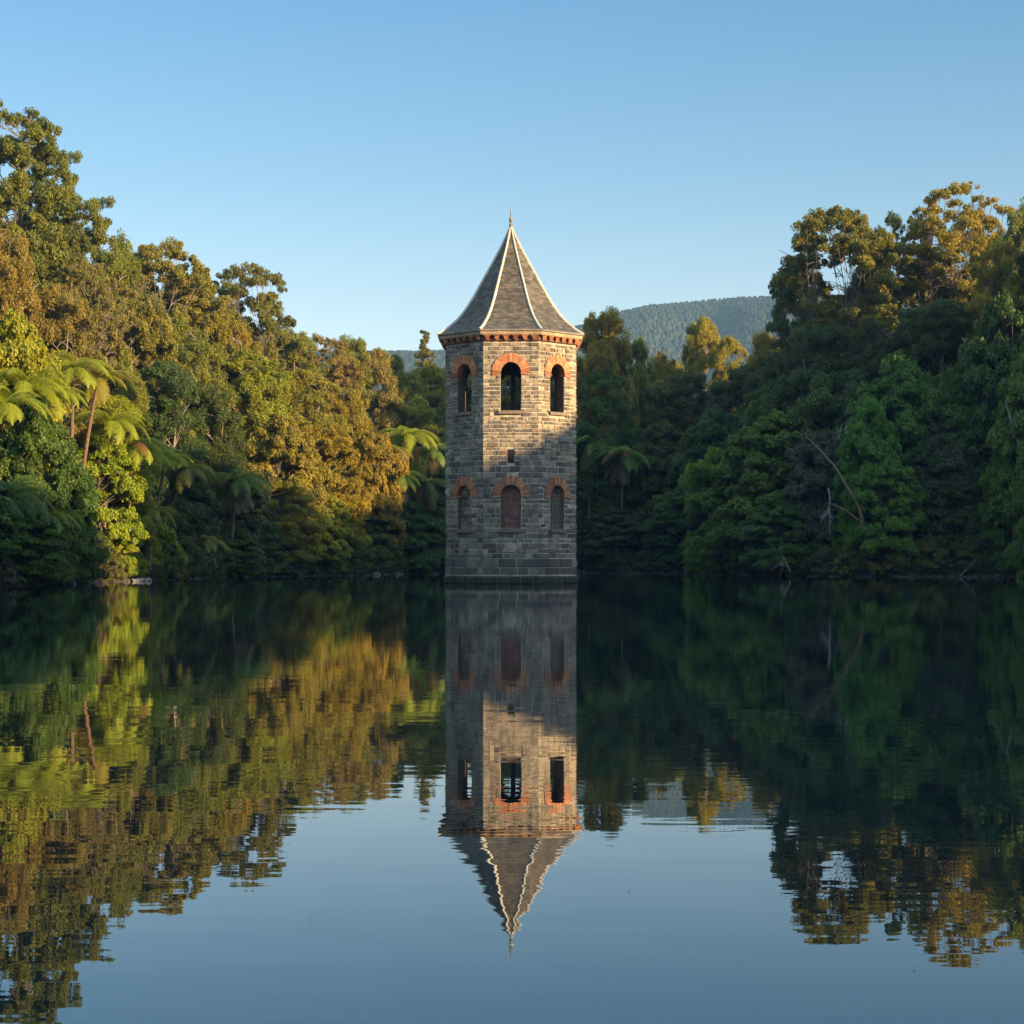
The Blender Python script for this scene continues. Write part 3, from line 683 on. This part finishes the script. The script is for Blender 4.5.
KIND = {'podocarp': ('layered tall tree', 'tree', 'podocarp_tree', 'tall layered trees'), 'kanuka': ('open-crowned tree', 'tree', 'kanuka_tree', 'open-crowned trees'),
        'bushy': ('bushy tree', 'tree', 'bushy_tree', 'bushy trees on the banks'), 'broadleaf': ('broadleaf tree', 'tree', 'broadleaf_tree', 'broadleaf trees on the banks'),
        'conifer': ('small conical conifer', 'tree', 'conifer', 'conifers'), 'shrub': ('shrub', 'shrub', 'shrub', 'shrubs along the waterline')}
def put_tree(kind, var, px, D, ytop=None, wpx=None, col='olive', zone='', h=None, lift=0.0, squash=1.0):
    tm, cm, top, wid = PROTO['%s%d' % (kind, var)]
    X, Y = W(px, D); g = hz(X, Y) - 0.05 + lift
    hh = h if ytop is None else max(1.0, z_at(ytop, D) - g)
    sz = hh / top; sx = (wpx / 2 / F_PX * D) / wid if wpx else sz
    desc, cat, nm, grp = KIND[kind]
    root = empty(nm, (X, Y, g), prng.uniform(0, 6.28)); root.scale = (sx, sx * squash, sz)
    c0 = COLR[col]; v = [prng.uniform(0.88, 1.12) for _ in range(2)]
    a = link('trunk', tm, root); b_ = link('crown', cm, root); b_.color = (c0[0] * v[0], c0[1] * v[1], c0[2] * prng.uniform(.8, 1.2), 1)
    REG.append((root, '%s %s%s' % (CNAME[col], desc, (' ' + zone) if zone else ''), cat, grp, side_of(px), px))
    return root
def put_fern(px, py, D, lean=(0, 0), n_fr=18, sc=1.0, col='green', zone='', skirt=0, tr=0.08):
    X, Y = W(px, D); zt = z_at(py, D); bx, by = X - lean[0], Y - lean[1]; g = hz(bx, by) - 0.2
    root = empty('tree_fern', (bx, by, g)); h = zt - g
    rs = np.random.RandomState(int(px * 7 + py)); t = np.linspace(0, 1, 9)[:, None]
    top = np.array([lean[0], lean[1], h]); mid = np.array([lean[0] * .35, lean[1] * .35, h * .55]) + rs.normal(0, .08, 3)
    P_ = (1 - t) ** 2 * 0 + 2 * t * (1 - t) * mid + t * t * top
    V, F = tubes([(P_, np.linspace(tr * 1.2, tr, 9) * (1 + 0.12 * rs.rand(9)))], 9)
    link('trunk', quad_mesh('fern_trunk', V, F, mat=M['fern_trunk'], smooth=True), root)
    c0 = COLR[col]
    n_fr = int(n_fr * 1.2)
    for i in range(n_fr):
        f = link('frond', FROND[[0, 1, 3, 2][i % 4]], root); f.location = tuple(top)
        f.rotation_euler = (rs.normal(0, .10), rs.normal(0, .12), i * 2.399 + rs.normal(0, .15)); s_ = sc * rs.uniform(.82, 1.1); f.scale = (s_,) * 3
        q = c0 if rs.rand() > 0.05 else (0.17, 0.085, 0.018); f.color = (*q, 1)
    for i in range(skirt):
        f = link('dead_frond', DEADF, root); f.location = tuple(top - np.array([0, 0, .1])); f.rotation_euler = (rs.normal(0, .1), rs.normal(0, .15), rs.uniform(0, 6.28)); f.scale = (sc,) * 3; f.color = (0.16, 0.11, 0.07, 1)
    REG.append((root, '%s tree fern%s' % (CNAME[col], (' ' + zone) if zone else ''), 'tree fern', 'tree ferns', side_of(px), px))

SK, MID, LO = 'on the skyline', 'halfway up the bank', 'low on the bank'
# --- left bank, from the skyline down
for a in [
    ('podocarp', 0, 22, 101, 104, 112, 'pine', SK), ('podocarp', 1, -42, 98, 135, 130, 'pine', SK), ('podocarp', 2, 78, 106, 196, 96, 'pine', SK),
    ('bushy', 0, 112, 112, 236, 74, 'olive', SK), ('kanuka', 0, 160, 122, 243, 92, 'brown', SK), ('bushy', 1, 192, 126, 268, 70, 'olive', SK),
    ('kanuka', 1, 246, 134, 266, 78, 'pine', SK), ('bushy', 2, 292, 142, 330, 76, 'olive', SK), ('kanuka', 2, 326, 146, 336, 70, 'brown', SK),
    ('bushy', 3, 352, 150, 337, 62, 'olive', SK), ('bushy', 0, 392, 156, 358, 72, 'olive', SK), ('conifer', 0, 425, 166, 331, 34, 'pine', SK),
    ('bushy', 1, 428, 160, 366, 58, 'golden', SK), ('bushy', 2, 372, 150, 350, 56, 'brown', SK), ('bushy', 3, 228, 128, 318, 70, 'golden', SK), ('broadleaf', 0, 455, 162, 372, 70, 'olive', SK),
    ('bushy', 3, 8, 92, 232, 88, 'brown', MID), ('kanuka', 2, 90, 100, 262, 92, 'brown', MID), ('bushy', 1, 140, 110, 296, 82, 'brown', MID), ('bushy', 2, 60, 94, 288, 76, 'brown', MID),
    ('bushy', 0, 186, 118, 322, 86, 'olive', MID), ('bushy', 1, 250, 126, 352, 84, 'golden', MID), ('bushy', 2, 300, 134, 372, 82, 'golden', MID),
    ('bushy', 3, 345, 140, 388, 74, 'golden', MID), ('bushy', 0, 410, 150, 398, 66, 'golden', MID), ('broadleaf', 1, 440, 154, 410, 62, 'deep', MID),
    ('broadleaf', 0, 12, 84, 318, 100, 'bright', MID), ('bushy', 1, -30, 82, 340, 84, 'bright', MID), ('bushy', 2, 160, 106, 362, 80, 'dark', MID), ('bushy', 3, 205, 114, 388, 76, 'dark', MID),
    ('bushy', 0, 118, 100, 350, 62, 'olive', MID), ('broadleaf', 2, 280, 124, 418, 84, 'golden', MID), ('bushy', 1, 322, 129, 424, 74, 'golden', MID), ('broadleaf', 0, 370, 136, 432, 62, 'golden', MID),
    ('broadleaf', 1, 30, 80.5, 400, 92, 'deep', LO), ('bushy', 2, 108, 95, 396, 82, 'bright', LO), ('broadleaf', 2, 100, 93, 432, 86, 'bright', LO), ('broadleaf', 0, 62, 84, 458, 70, 'deep', LO),
    ('bushy', 3, 132, 97.0, 470, 50, 'bright', LO), ('broadleaf', 1, 178, 109, 452, 78, 'dark', LO), ('broadleaf', 2, 228, 117.5, 462, 82, 'dark', LO), ('bushy', 0, 284, 121, 478, 72, 'golden', LO),
    ('broadleaf', 1, 318, 126, 492, 66, 'golden', LO), ('broadleaf', 2, 366, 136, 500, 70, 'dark', LO), ('broadleaf', 0, 418, 146, 486, 72, 'deep', LO), ('broadleaf', 1, 15, 77, 498, 90, 'deep', LO),
    ('broadleaf', 2, -40, 74, 480, 110, 'deep', LO), ('broadleaf', 0, 445, 147, 470, 60, 'deep', LO), ('broadleaf', 1, 395, 141, 520, 54, 'dark', LO), ('broadleaf', 2, 262, 117.5, 520, 50, 'dark', LO),
    # --- behind the tower and right bank
    ('bushy', 1, 500, 160, 360, 80, 'olive', SK), ('bushy', 2, 545, 158, 352, 70, 'olive', SK), ('bushy', 3, 602, 153, 311, 72, 'golden', SK), ('bushy', 3, 632, 156, 340, 56, 'olive', SK),
    ('bushy', 0, 664, 166, 354, 52, 'golden', SK), ('bushy', 1, 702, 165, 318, 42, 'golden', SK), ('bushy', 2, 728, 162, 338, 40, 'golden', SK), ('bushy', 3, 764, 156, 334, 58, 'golden', SK),
    ('kanuka', 0, 838, 137, 208, 104, 'olive', SK), ('kanuka', 1, 796, 139, 268, 58, 'dark', SK), ('kanuka', 2, 905, 140, 214, 84, 'olive', SK), ('kanuka', 2, 958, 137, 182, 104, 'golden', SK), ('bushy', 2, 985, 140, 232, 60, 'olive', SK),
    ('bushy', 0, 1022, 128, 205, 76, 'pine', SK), ('bushy', 1, 1070, 122, 190, 110, 'dark', SK), ('kanuka', 1, 1000, 124, 246, 66, 'golden', SK), ('bushy', 2, 870, 139, 268, 64, 'dark', SK), ('bushy', 3, 800, 142, 330, 60, 'olive', SK),
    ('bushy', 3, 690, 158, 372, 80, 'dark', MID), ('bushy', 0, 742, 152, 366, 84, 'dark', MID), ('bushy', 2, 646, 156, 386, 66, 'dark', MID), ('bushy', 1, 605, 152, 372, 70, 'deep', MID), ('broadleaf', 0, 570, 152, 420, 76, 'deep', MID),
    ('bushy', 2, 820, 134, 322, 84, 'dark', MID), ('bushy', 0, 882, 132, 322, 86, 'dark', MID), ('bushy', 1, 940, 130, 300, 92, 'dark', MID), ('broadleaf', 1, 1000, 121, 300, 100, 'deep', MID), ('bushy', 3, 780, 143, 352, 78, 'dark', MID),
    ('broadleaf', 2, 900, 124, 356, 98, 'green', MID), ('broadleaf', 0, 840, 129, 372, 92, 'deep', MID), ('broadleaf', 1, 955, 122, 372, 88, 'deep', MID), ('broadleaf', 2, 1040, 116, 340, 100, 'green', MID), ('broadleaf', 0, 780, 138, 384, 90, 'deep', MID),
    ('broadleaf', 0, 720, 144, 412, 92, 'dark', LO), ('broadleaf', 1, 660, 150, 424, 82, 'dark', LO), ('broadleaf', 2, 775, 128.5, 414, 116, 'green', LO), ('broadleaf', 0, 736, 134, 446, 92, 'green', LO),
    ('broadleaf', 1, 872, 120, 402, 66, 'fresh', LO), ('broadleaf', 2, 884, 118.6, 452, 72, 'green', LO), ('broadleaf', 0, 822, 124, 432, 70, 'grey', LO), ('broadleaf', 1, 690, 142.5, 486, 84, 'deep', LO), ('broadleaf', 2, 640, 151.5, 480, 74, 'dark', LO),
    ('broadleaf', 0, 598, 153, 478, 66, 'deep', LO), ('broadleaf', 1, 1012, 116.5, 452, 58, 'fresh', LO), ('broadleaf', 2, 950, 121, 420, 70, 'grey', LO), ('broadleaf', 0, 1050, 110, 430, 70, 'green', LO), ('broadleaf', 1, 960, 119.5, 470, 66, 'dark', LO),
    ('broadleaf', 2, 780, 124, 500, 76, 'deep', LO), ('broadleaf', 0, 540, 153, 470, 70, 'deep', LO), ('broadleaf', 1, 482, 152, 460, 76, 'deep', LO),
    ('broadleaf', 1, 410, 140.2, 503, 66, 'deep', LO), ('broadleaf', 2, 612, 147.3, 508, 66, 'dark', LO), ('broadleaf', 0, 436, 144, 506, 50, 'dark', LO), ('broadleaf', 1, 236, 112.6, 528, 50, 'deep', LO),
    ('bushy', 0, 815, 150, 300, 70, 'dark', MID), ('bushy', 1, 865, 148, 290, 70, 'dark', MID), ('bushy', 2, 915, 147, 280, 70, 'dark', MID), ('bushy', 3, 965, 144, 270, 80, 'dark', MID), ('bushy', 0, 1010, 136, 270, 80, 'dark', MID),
    ('bushy', 3, 135, 128, 262, 70, 'brown', MID), ('bushy', 0, 175, 134, 280, 70, 'olive', MID), ('bushy', 1, 215, 138, 300, 70, 'brown', MID), ('bushy', 2, 262, 142, 330, 64, 'olive', MID),
    ('podocarp', 0, -110, 92, 150, 130, 'pine', SK), ('bushy', 2, -170, 84, 200, 130, 'olive', SK), ('bushy', 3, -240, 76, 240, 130, 'olive', SK), ('bushy', 0, -110, 78, 330, 110, 'dark', MID), ('broadleaf', 1, -180, 70, 430, 130, 'deep', LO),
    ('broadleaf', 2, -270, 62, 420, 150, 'deep', LO), ('broadleaf', 0, -90, 73, 440, 110, 'green', LO), ('bushy', 1, -330, 66, 260, 150, 'olive', MID), ('bushy', 1, -430, 56, 230, 170, 'olive', MID), ('broadleaf', 0, -400, 52, 430, 170, 'green', LO),
    ('podocarp', 2, 48, 108, 150, 90, 'pine', SK), ('bushy', 1, 30, 104, 240, 90, 'olive', MID), ('bushy', 3, 670, 170, 362, 60, 'golden', SK)]:
    put_tree(a[0], a[1], a[2], a[3], a[4], a[5], a[6], a[7])
# --- tree ferns
for (px, py, D, lean, nf, sc, col, zone, sk) in [
    (73, 372, 88, (0.1, 0), 17, 1.0, 'bright', MID, 0), (98, 382, 88.6, (1.2, 0), 15, 0.9, 'golden', MID, 0), (22, 386, 82, (0.4, 0), 18, 1.05, 'bright', MID, 3), (52, 398, 83, (1.0, 0), 15, 0.9, 'bright', MID, 0),
    (150, 458, 98, (0.2, 0), 15, 0.85, 'bright', LO, 0), (186, 472, 104.6, (1.7, 0), 17, 0.95, 'olive', LO, 0), (236, 484, 112, (0.3, 0), 20, 1.15, 'green', LO, 6), (110, 424, 92.6, (0.4, 0), 17, 1.0, 'bright', LO, 0),
    (134, 448, 94.2, (0.5, 0), 16, 0.95, 'bright', LO, 0), (152, 512, 97, (0.2, 0), 14, 0.7, 'golden', LO, 0), (8, 500, 76.5, (0.3, 0), 20, 1.15, 'deep', LO, 3), (40, 520, 79.5, (0.4, 0), 18, 0.95, 'green', LO, 2),
    (408, 438, 141, (0.1, 0), 19, 1.3, 'bright', LO, 5), (398, 478, 138, (0.1, 0), 18, 1.15, 'green', LO, 4), (425, 486, 141.5, (0.2, 0), 18, 1.1, 'deep', LO, 4), (205, 545, 107.5, (0.1, 0), 14, 0.8, 'olive', LO, 2),
    (166, 462, 100.2, (0.9, 0), 15, 0.8, 'bright', LO, 0), (4, 408, 80, (0.3, 0), 17, 1.0, 'bright', LO, 0), (384, 452, 138.5, (-0.4, 0), 15, 1.0, 'golden', LO, 2), (432, 452, 143.4, (0.2, 0), 17, 1.1, 'green', LO, 3), (128, 492, 95.2, (0.3, 0), 14, 0.7, 'bright', LO, 0),
    (590, 446, 149.6, (0.1, 0), 18, 1.25, 'green', LO, 4), (622, 458, 148.2, (0.1, 0), 22, 1.35, 'green', LO, 22), (1010, 520, 115.8, (0.1, 0), 14, 0.8, 'fresh', LO, 0)]:
    put_fern(px, py, D, lean, nf, sc, col, zone, sk)
# --- shrubs along the waterline
def shore_at(px):
    """distance along the view at which the lake ends for a bearing"""
    D = np.arange(60, 170, 0.25); d = shore_dist((px - 512) / F_PX * D, D); i = np.argmax(d > 0); return float(D[i])
cols_l = ['dark', 'deep', 'olive', 'grey', 'deep', 'dark']; rr2 = random.Random(8)
for px in list(range(4, 446, 17)) + list(range(590, 1030, 17)):
    q = px + rr2.uniform(-5, 5); D = shore_at(q)
    col = rr2.choice(cols_l) if not 108 < q < 152 else 'bright'  # shrubs in the sunlit stretch get bright leaves: sunlight painted in
    put_tree('shrub', rr2.randrange(4), q, D + rr2.uniform(0.35, 1.2), None, None, col, 'at the waterline', h=rr2.uniform(1.1, 2.1))
for px in list(range(12, 446, 24)) + list(range(596, 1030, 24)):
    q = px + rr2.uniform(-8, 8); D = shore_at(q)
    put_tree('shrub', rr2.randrange(4), q, D + rr2.uniform(2.6, 4.2), None, None, rr2.choice(['dark', 'deep', 'green']) if not 105 < q < 155 else 'bright', 'just above the waterline', h=rr2.uniform(2.0, 3.2))  # bright leaf colour paints the sun patch on this row too
# --- sedges
for i, px in enumerate([6, 30, 52, 78, 104, 128, 150, 163, 176, 188, 203, 240, 262, 300, 330, 352, 372, 386, 400, 418, 606, 640, 672, 712, 748, 800, 845, 868, 900, 930, 962, 988, 1000, 1014, 1024]):
    D = shore_at(px) + rr2.uniform(0.5, 1.3); X, Y = W(px, D)
    flax = px in (176, 188, 372, 386, 400)
    root = link('flax_clump' if flax else 'sedge_clump', TUFT[2 if px == 386 else i % 2], None); root.location = (X, Y, hz(X, Y)); s_ = rr2.uniform(0.8, 1.2) * (1.5 if flax else 1); root.scale = (s_, s_, s_); root.rotation_euler = (0, 0, rr2.uniform(0, 6))
    c0 = (0.11, 0.115, 0.03) if flax or px > 985 else rr2.choice([(0.10, 0.085, 0.045), (0.07, 0.08, 0.03), (0.12, 0.09, 0.05)]); root.color = (*c0, 1)
    REG.append((root, 'olive flax clump with long arching blades' if flax else 'drooping sedge clump at the waterline', 'flax' if flax else 'sedge', 'flax clumps' if flax else 'sedge clumps along the waterline', side_of(px), px))
# --- dead wood
def put_bare(px, py, D, v, rot, sc, desc):
    X, Y = W(px, D); o = link('dead_branch', BARE[v]); o.location = (X, Y, z_at(py, D)); o.rotation_euler = rot; o.scale = (sc,) * 3
    REG.append((o, desc, 'branch', 'dead branches', side_of(px), px))
put_bare(828, 488, 118.3, 1, (R(172), R(-8), 0.4), 1.05, 'forked bleached dead branch hanging over the waterline')
put_bare(790, 572, 120.8, 0, (R(-20), R(-25), 1), 0.95, 'bare grey branch rising from the waterline')
put_bare(838, 440, 119.2, 0, (R(10), R(-30), 2), 0.9, 'dead twiggy branch tangled in green foliage')
put_bare(908, 566, 117.2, 2, (R(15), R(-28), 1), 1.0, 'bare grey branch rising from the waterline')
put_bare(925, 560, 117.4, 0, (R(10), R(25), 1), 0.7, 'bare grey branch rising from the waterline')
put_bare(245, 570, 113.8, 1, (R(8), R(12), 1), 1.0, 'bare grey branch rising from the waterline')
put_bare(960, 576, 116.0, 2, (R(10), R(50), 0.4), 0.8, 'bare grey branch rising from the waterline')
put_bare(612, 566, 145.6, 0, (R(5), R(-20), 2), 1.1, 'bare grey branch rising from the waterline')
put_bare(300, 572, 121.6, 2, (R(5), R(-30), 2), 0.9, 'bare grey branch rising from the waterline')
def put_log(name, pts, r0, r1, mat, desc, cat, px):
    P_ = np.array([[*W(a_, D), z_at(b_, D)] for a_, b_, D in pts]); n_ = 14
    t = np.linspace(0, len(P_) - 1, n_); Q = np.stack([np.interp(t, range(len(P_)), P_[:, k_]) for k_ in range(3)], 1) + np.random.RandomState(int(px)).normal(0, .03, (n_, 3))
    c = Q[0].copy(); V, F = tubes([(Q - c, np.linspace(r0, r1, n_))], 8); o = link(name, quad_mesh(name, V, F, mat=M[mat], smooth=True)); o.location = tuple(c)
    REG.append((o, desc, cat, cat + 's', side_of(px), px))
put_log('leaning_trunk', [(866, 545, 117.6), (858, 505, 117.3), (836, 468, 118.2), (806, 436, 120.5)], 0.15, 0.04, 'fern_trunk', 'thick leaning dead trunk under the green foliage', 'dead trunk', 866)
put_log('leaning_trunk', [(866, 524, 117.5), (845, 510, 117.2), (826, 502, 118.4)], 0.09, 0.03, 'fern_trunk', 'short side limb branching low off a leaning trunk', 'dead trunk', 850)
put_log('bare_trunk', [(942, 552, 118.4), (941, 525, 118.2), (940, 498, 118.6), (940, 488, 119.8)], 0.13, 0.11, 'bark', 'straight bare trunk standing in the dark gap of the bank', 'tree trunk', 942)
put_log('bare_trunk', [(1022, 455, 114), (1012, 425, 114), (1006, 400, 114.4)], 0.05, 0.02, 'deadwood', 'thin pale bare trunk near the picture edge', 'tree trunk', 1012)
put_log('fallen_log', [(132, 581, 92.7), (150, 580, 93.5)], 0.11, 0.09, 'deadwood', 'pale sunlit log lying at the waterline', 'log', 140)
# --- shore rocks
def rock_mesh(seed):
    rs = np.random.RandomState(seed); nu, nv = 12, 7; V = []
    for j in range(nv + 1):
        for i in range(nu):
            th, ph = 2 * np.pi * i / nu, np.pi * j / nv; d = np.array([math.sin(ph) * math.cos(th), math.sin(ph) * math.sin(th), math.cos(ph)])
            r_ = 1 + 0.22 * math.sin(3 * d[0] + seed) + 0.2 * math.sin(4 * d[1] + 2 * d[2] + seed * 2) + rs.normal(0, .05) * math.sin(ph)
            V.append(d * r_ * np.array([.55, .42, .3]))
    F = [(j * nu + i, (j + 1) * nu + i, (j + 1) * nu + (i + 1) % nu, j * nu + (i + 1) % nu) for j in range(nv) for i in range(nu)]
    return quad_mesh('rock', V, F, tint=rs.rand(len(F)) * .3 + rs.rand() * .6, mat=M['rock'])
ROCK = [rock_mesh(i) for i in range(4)]
for i in range(40):
    px = rr2.choice([rr2.uniform(0, 444), rr2.uniform(0, 444), rr2.uniform(440, 444), rr2.uniform(582, 1024)]) if i > 12 else rr2.uniform(120, 152) if i < 4 else rr2.uniform(412, 444)
    D = shore_at(px) + rr2.uniform(-0.35, 0.35); X, Y = W(px, D); o = link('rock', ROCK[i % 4]); s_ = rr2.uniform(0.2, 0.6) * (1 if px < 512 else 0.7)
    o.location = (X, Y, 0.02 + max(0, hz(X, Y))); o.scale = (s_ * 1.2, s_, s_); o.rotation_euler = (0, 0, rr2.uniform(0, 6))
    REG.append((o, 'small grey-brown rock at the waterline', 'rock', 'rocks along the waterline', side_of(px), px))
# --- trees on the high ridge to the right of the lake (shade the bank at this hour)
i = 0; prng = random.Random(77)
for p in np.arange(-80, 120, 2.3):
    for aa in (88, 94):
        a_ = aa + prng.uniform(-2, 2); p_ = p + prng.uniform(-1.2, 1.2)
        X = TX + a_ * SX - p_ * SY; Y = TY + a_ * SY + p_ * SX
        if X < 46 or 512 + X / max(Y, 1) * F_PX < 1120 and Y > 0: continue
        tm, cm, top, wid = PROTO['bushy%d' % (i % 4)] if i % 3 else PROTO['broadleaf%d' % (i % 3)]
        i += 1; s_ = (prng.uniform(1.7, 3.3) if not -8.5 < p_ < 5 else prng.uniform(0.3, 0.8)) / top
        r_ = empty('bushy_tree', (X, Y, hz(X, Y) - .3), prng.uniform(0, 6)); r_.scale = (s_ * 1.7, s_ * 1.7, s_)
        link('trunk', tm, r_); c_ = link('crown', cm, r_); c_.color = (*COLR['olive'], 1)
        tag(r_, 'olive tree on the high ridge outside the picture on the right', 'tree', 'trees on the ridge right of the lake')

# --- ground cover: low leaves over the whole bank (uncountable)
rs = np.random.RandomState(99); N = 420000
X = rs.uniform(-48, 62, N); Y = rs.uniform(66, 185, N); d = shore_dist(X, Y)
fr = 512 + X / Y * F_PX
k_ = (d > 0.15) & (fr > -120) & (fr < 1150) & (rs.rand(N) < np.clip(1.3 - d / 45, 0.15, 1)); X, Y, d = X[k_], Y[k_], d[k_]
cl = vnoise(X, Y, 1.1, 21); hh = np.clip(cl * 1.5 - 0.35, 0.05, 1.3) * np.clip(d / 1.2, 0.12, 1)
Z = height(X, Y) + rs.rand(len(X)) ** 0.6 * hh
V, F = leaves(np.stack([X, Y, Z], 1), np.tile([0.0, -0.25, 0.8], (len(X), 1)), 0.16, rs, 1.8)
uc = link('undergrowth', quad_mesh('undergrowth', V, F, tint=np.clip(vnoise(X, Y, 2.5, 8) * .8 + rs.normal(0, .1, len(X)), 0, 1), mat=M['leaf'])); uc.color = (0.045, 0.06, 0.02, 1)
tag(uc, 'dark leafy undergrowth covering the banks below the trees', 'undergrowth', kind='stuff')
# hanging twigs and grass fringe along the waterline
rs = np.random.RandomState(5); Vs = []; Fs = []; Ts = []; off = 0
seg = [(SH[i], SH[i + 1]) for i in range(2, len(SH) - 4)]
for (a0, a1) in seg:
    L = np.hypot(*(a1 - a0)); nrm = np.array([-(a1 - a0)[1], (a1 - a0)[0]]) / L       # outward (land side)
    for _ in range(int(L * 42)):
        b0 = a0 + (a1 - a0) * rs.rand(); b0 = b0 + nrm * rs.uniform(-.1, .9)
        if shore_dist(*[np.array([v_]) for v_ in b0])[0] < -0.25: continue
        l_ = rs.uniform(.25, .8); n_ = 5; s = np.linspace(0, 1, n_); az = math.atan2(-nrm[1], -nrm[0]) + rs.normal(0, .9); e = rs.uniform(.4, 1.4) - 1.9 * s * rs.uniform(.5, 1.1)
        r_ = np.concatenate([[0], np.cumsum(np.cos(e[:-1]) * l_ / 4)]); z = np.concatenate([[0], np.cumsum(np.sin(e[:-1]) * l_ / 4)]) + 0.12 + max(0.0, 0.25)
        P_ = np.stack([b0[0] + r_ * math.cos(az), b0[1] + r_ * math.sin(az), np.maximum(z, 0.01)], 1); sd = np.array([-math.sin(az), math.cos(az), 0]); wv = .014 * (1 - .7 * s)[:, None] * sd
        Vs.append(np.stack([P_ - wv, P_ + wv], 1).reshape(-1, 3)); q = np.arange(n_ - 1) * 2; Fs.append(np.stack([q, q + 1, q + 3, q + 2], 1) + off); off += 2 * n_; Ts.append(np.full(n_ - 1, np.clip(rs.normal(.5, .25), 0, 1)))
gf = link('shore_grass', quad_mesh('shore_grass', np.concatenate(Vs), np.concatenate(Fs), tint=np.concatenate(Ts), mat=M['leaf'])); gf.color = (0.12, 0.095, 0.06, 1)
tag(gf, 'fringe of dry drooping grass and twigs along the waterline', 'grass', kind='stuff')

# --- far forest on the hill
rs = np.random.RandomState(3); N = 120000
Xf = rs.uniform(-420, 560, N); Yf = rs.uniform(1000, 1530, N); u = 512 + Xf / Yf * F_PX
k_ = (u > 300) & (u < 1000); Xf, Yf = Xf[k_], Yf[k_]; Zf = hill_h(Xf, Yf); k_ = Zf > 25; Xf, Yf, Zf = Xf[k_], Yf[k_], Zf[k_]
n_ = len(Xf); hgt_f = rs.uniform(3.0, 6.0, n_); wf = hgt_f * rs.uniform(0.26, 0.42, n_)
k6 = 5; ang = np.linspace(0, 2 * np.pi, k6, endpoint=False)
lev = [(0.0, 0.6), (0.45, 1.0), (0.8, 0.6), (1.0, 0.08)]
base = np.stack([Xf, Yf, Zf - 1], 1)
rings = []
for (lz, lr) in lev:
    jit = rs.uniform(.7, 1.3, (n_, k6))
    rings.append(np.stack([base[:, None, 0] + np.cos(ang) * wf[:, None] * lr * jit, base[:, None, 1] + np.sin(ang) * wf[:, None] * lr * jit, (base[:, 2] + lz * hgt_f)[:, None] + np.zeros(k6)], -1))
V = np.stack(rings, 1).reshape(-1, 3); idx = np.arange(n_ * len(lev) * k6).reshape(n_, len(lev), k6); jj = np.roll(idx, -1, 2)
F = np.stack([idx[:, :-1], jj[:, :-1], jj[:, 1:], idx[:, 1:]], -1).reshape(-1, 4)
ff = link('hill_forest', quad_mesh('hill_forest', V, F, tint=np.repeat(rs.rand(n_), (len(lev) - 1) * k6), mat=M['leaf'])); ff.color = (0.026, 0.042, 0.026, 1)
tag(ff, 'hazy blue-green forest covering the distant hill', 'forest', kind='stuff')

# --- floating leaves
rl = random.Random(12)
fl = MB(); fl.poly([(-.5, 0, 0), (-.15, -.22, .03), (.3, -.18, .02), (.55, .02, 0), (.25, .2, .03), (-.2, .2, .02)])
fl_me = fl.mesh('floating_leaf', M['straw'])
for i in range(30):
    py = rl.choice([rl.uniform(640, 800), rl.uniform(800, 1015)]); px = rl.uniform(530, 1015) if i % 4 else rl.uniform(80, 440)
    D = CAM_Z * F_PX / (py - HOR); o = link('floating_leaf', fl_me); o.location = ((px - 512) / F_PX * D, D, 0.004)
    s_ = rl.uniform(.5, 1.1) * D / F_PX * 6.0; o.scale = (s_, s_, 0.2 * s_); o.rotation_euler = (0, 0, rl.uniform(0, 6))
    REG.append((o, 'tiny pale leaf floating on the still water', 'leaf', 'leaves floating on the water', side_of(px), px))

# --- haze
hb = MB(); hb.box(-2600, 2600, -700, 4300, -4, 225)
hm = bpy.data.materials.new('haze'); hm.use_nodes = True; n = hm.node_tree; n.nodes.remove(n.nodes['Principled BSDF'])
pv = n.nodes.new('ShaderNodeVolumePrincipled'); pv.inputs['Density'].default_value = 0.00016; pv.inputs['Color'].default_value = (0.33, 0.6, 1.0, 1)
n.links.new(pv.outputs[0], n.nodes['Material Output'].inputs['Volume'])
tag(link('haze', hb.mesh('haze', hm)), 'thin blue haze in the valley air', 'haze', kind='stuff')

# ------------------------------------------------------------------ labels
ORD = ['first', 'second', 'third', 'fourth', 'fifth', 'sixth', 'seventh', 'eighth', 'ninth', 'tenth', 'eleventh', 'twelfth', 'thirteenth', 'fourteenth', 'fifteenth', 'sixteenth', 'seventeenth', 'eighteenth', 'nineteenth', 'twentieth']
ORD += ['twenty-' + o for o in ORD[:9]] + ['thirtieth'] + ['thirty-' + o for o in ORD[:9]] + ['fortieth'] + ['forty-' + o for o in ORD[:9]] + ['fiftieth']
by = {}
for r_ in REG: by.setdefault((r_[1], r_[4]), []).append(r_)
for (desc, side), rs_ in by.items():
    rs_.sort(key=lambda q: abs(q[5] - 512))
    for i, (o, _, cat, grp, _, px) in enumerate(rs_):
        lab = '%s %s of the tower' % (desc, side) if len(rs_) == 1 else '%s, %s one %s of the tower' % (desc, ORD[i] if i else 'nearest', side) if i else '%s, nearest one %s of the tower' % (desc, side)
        tag(o, lab, cat, grp)
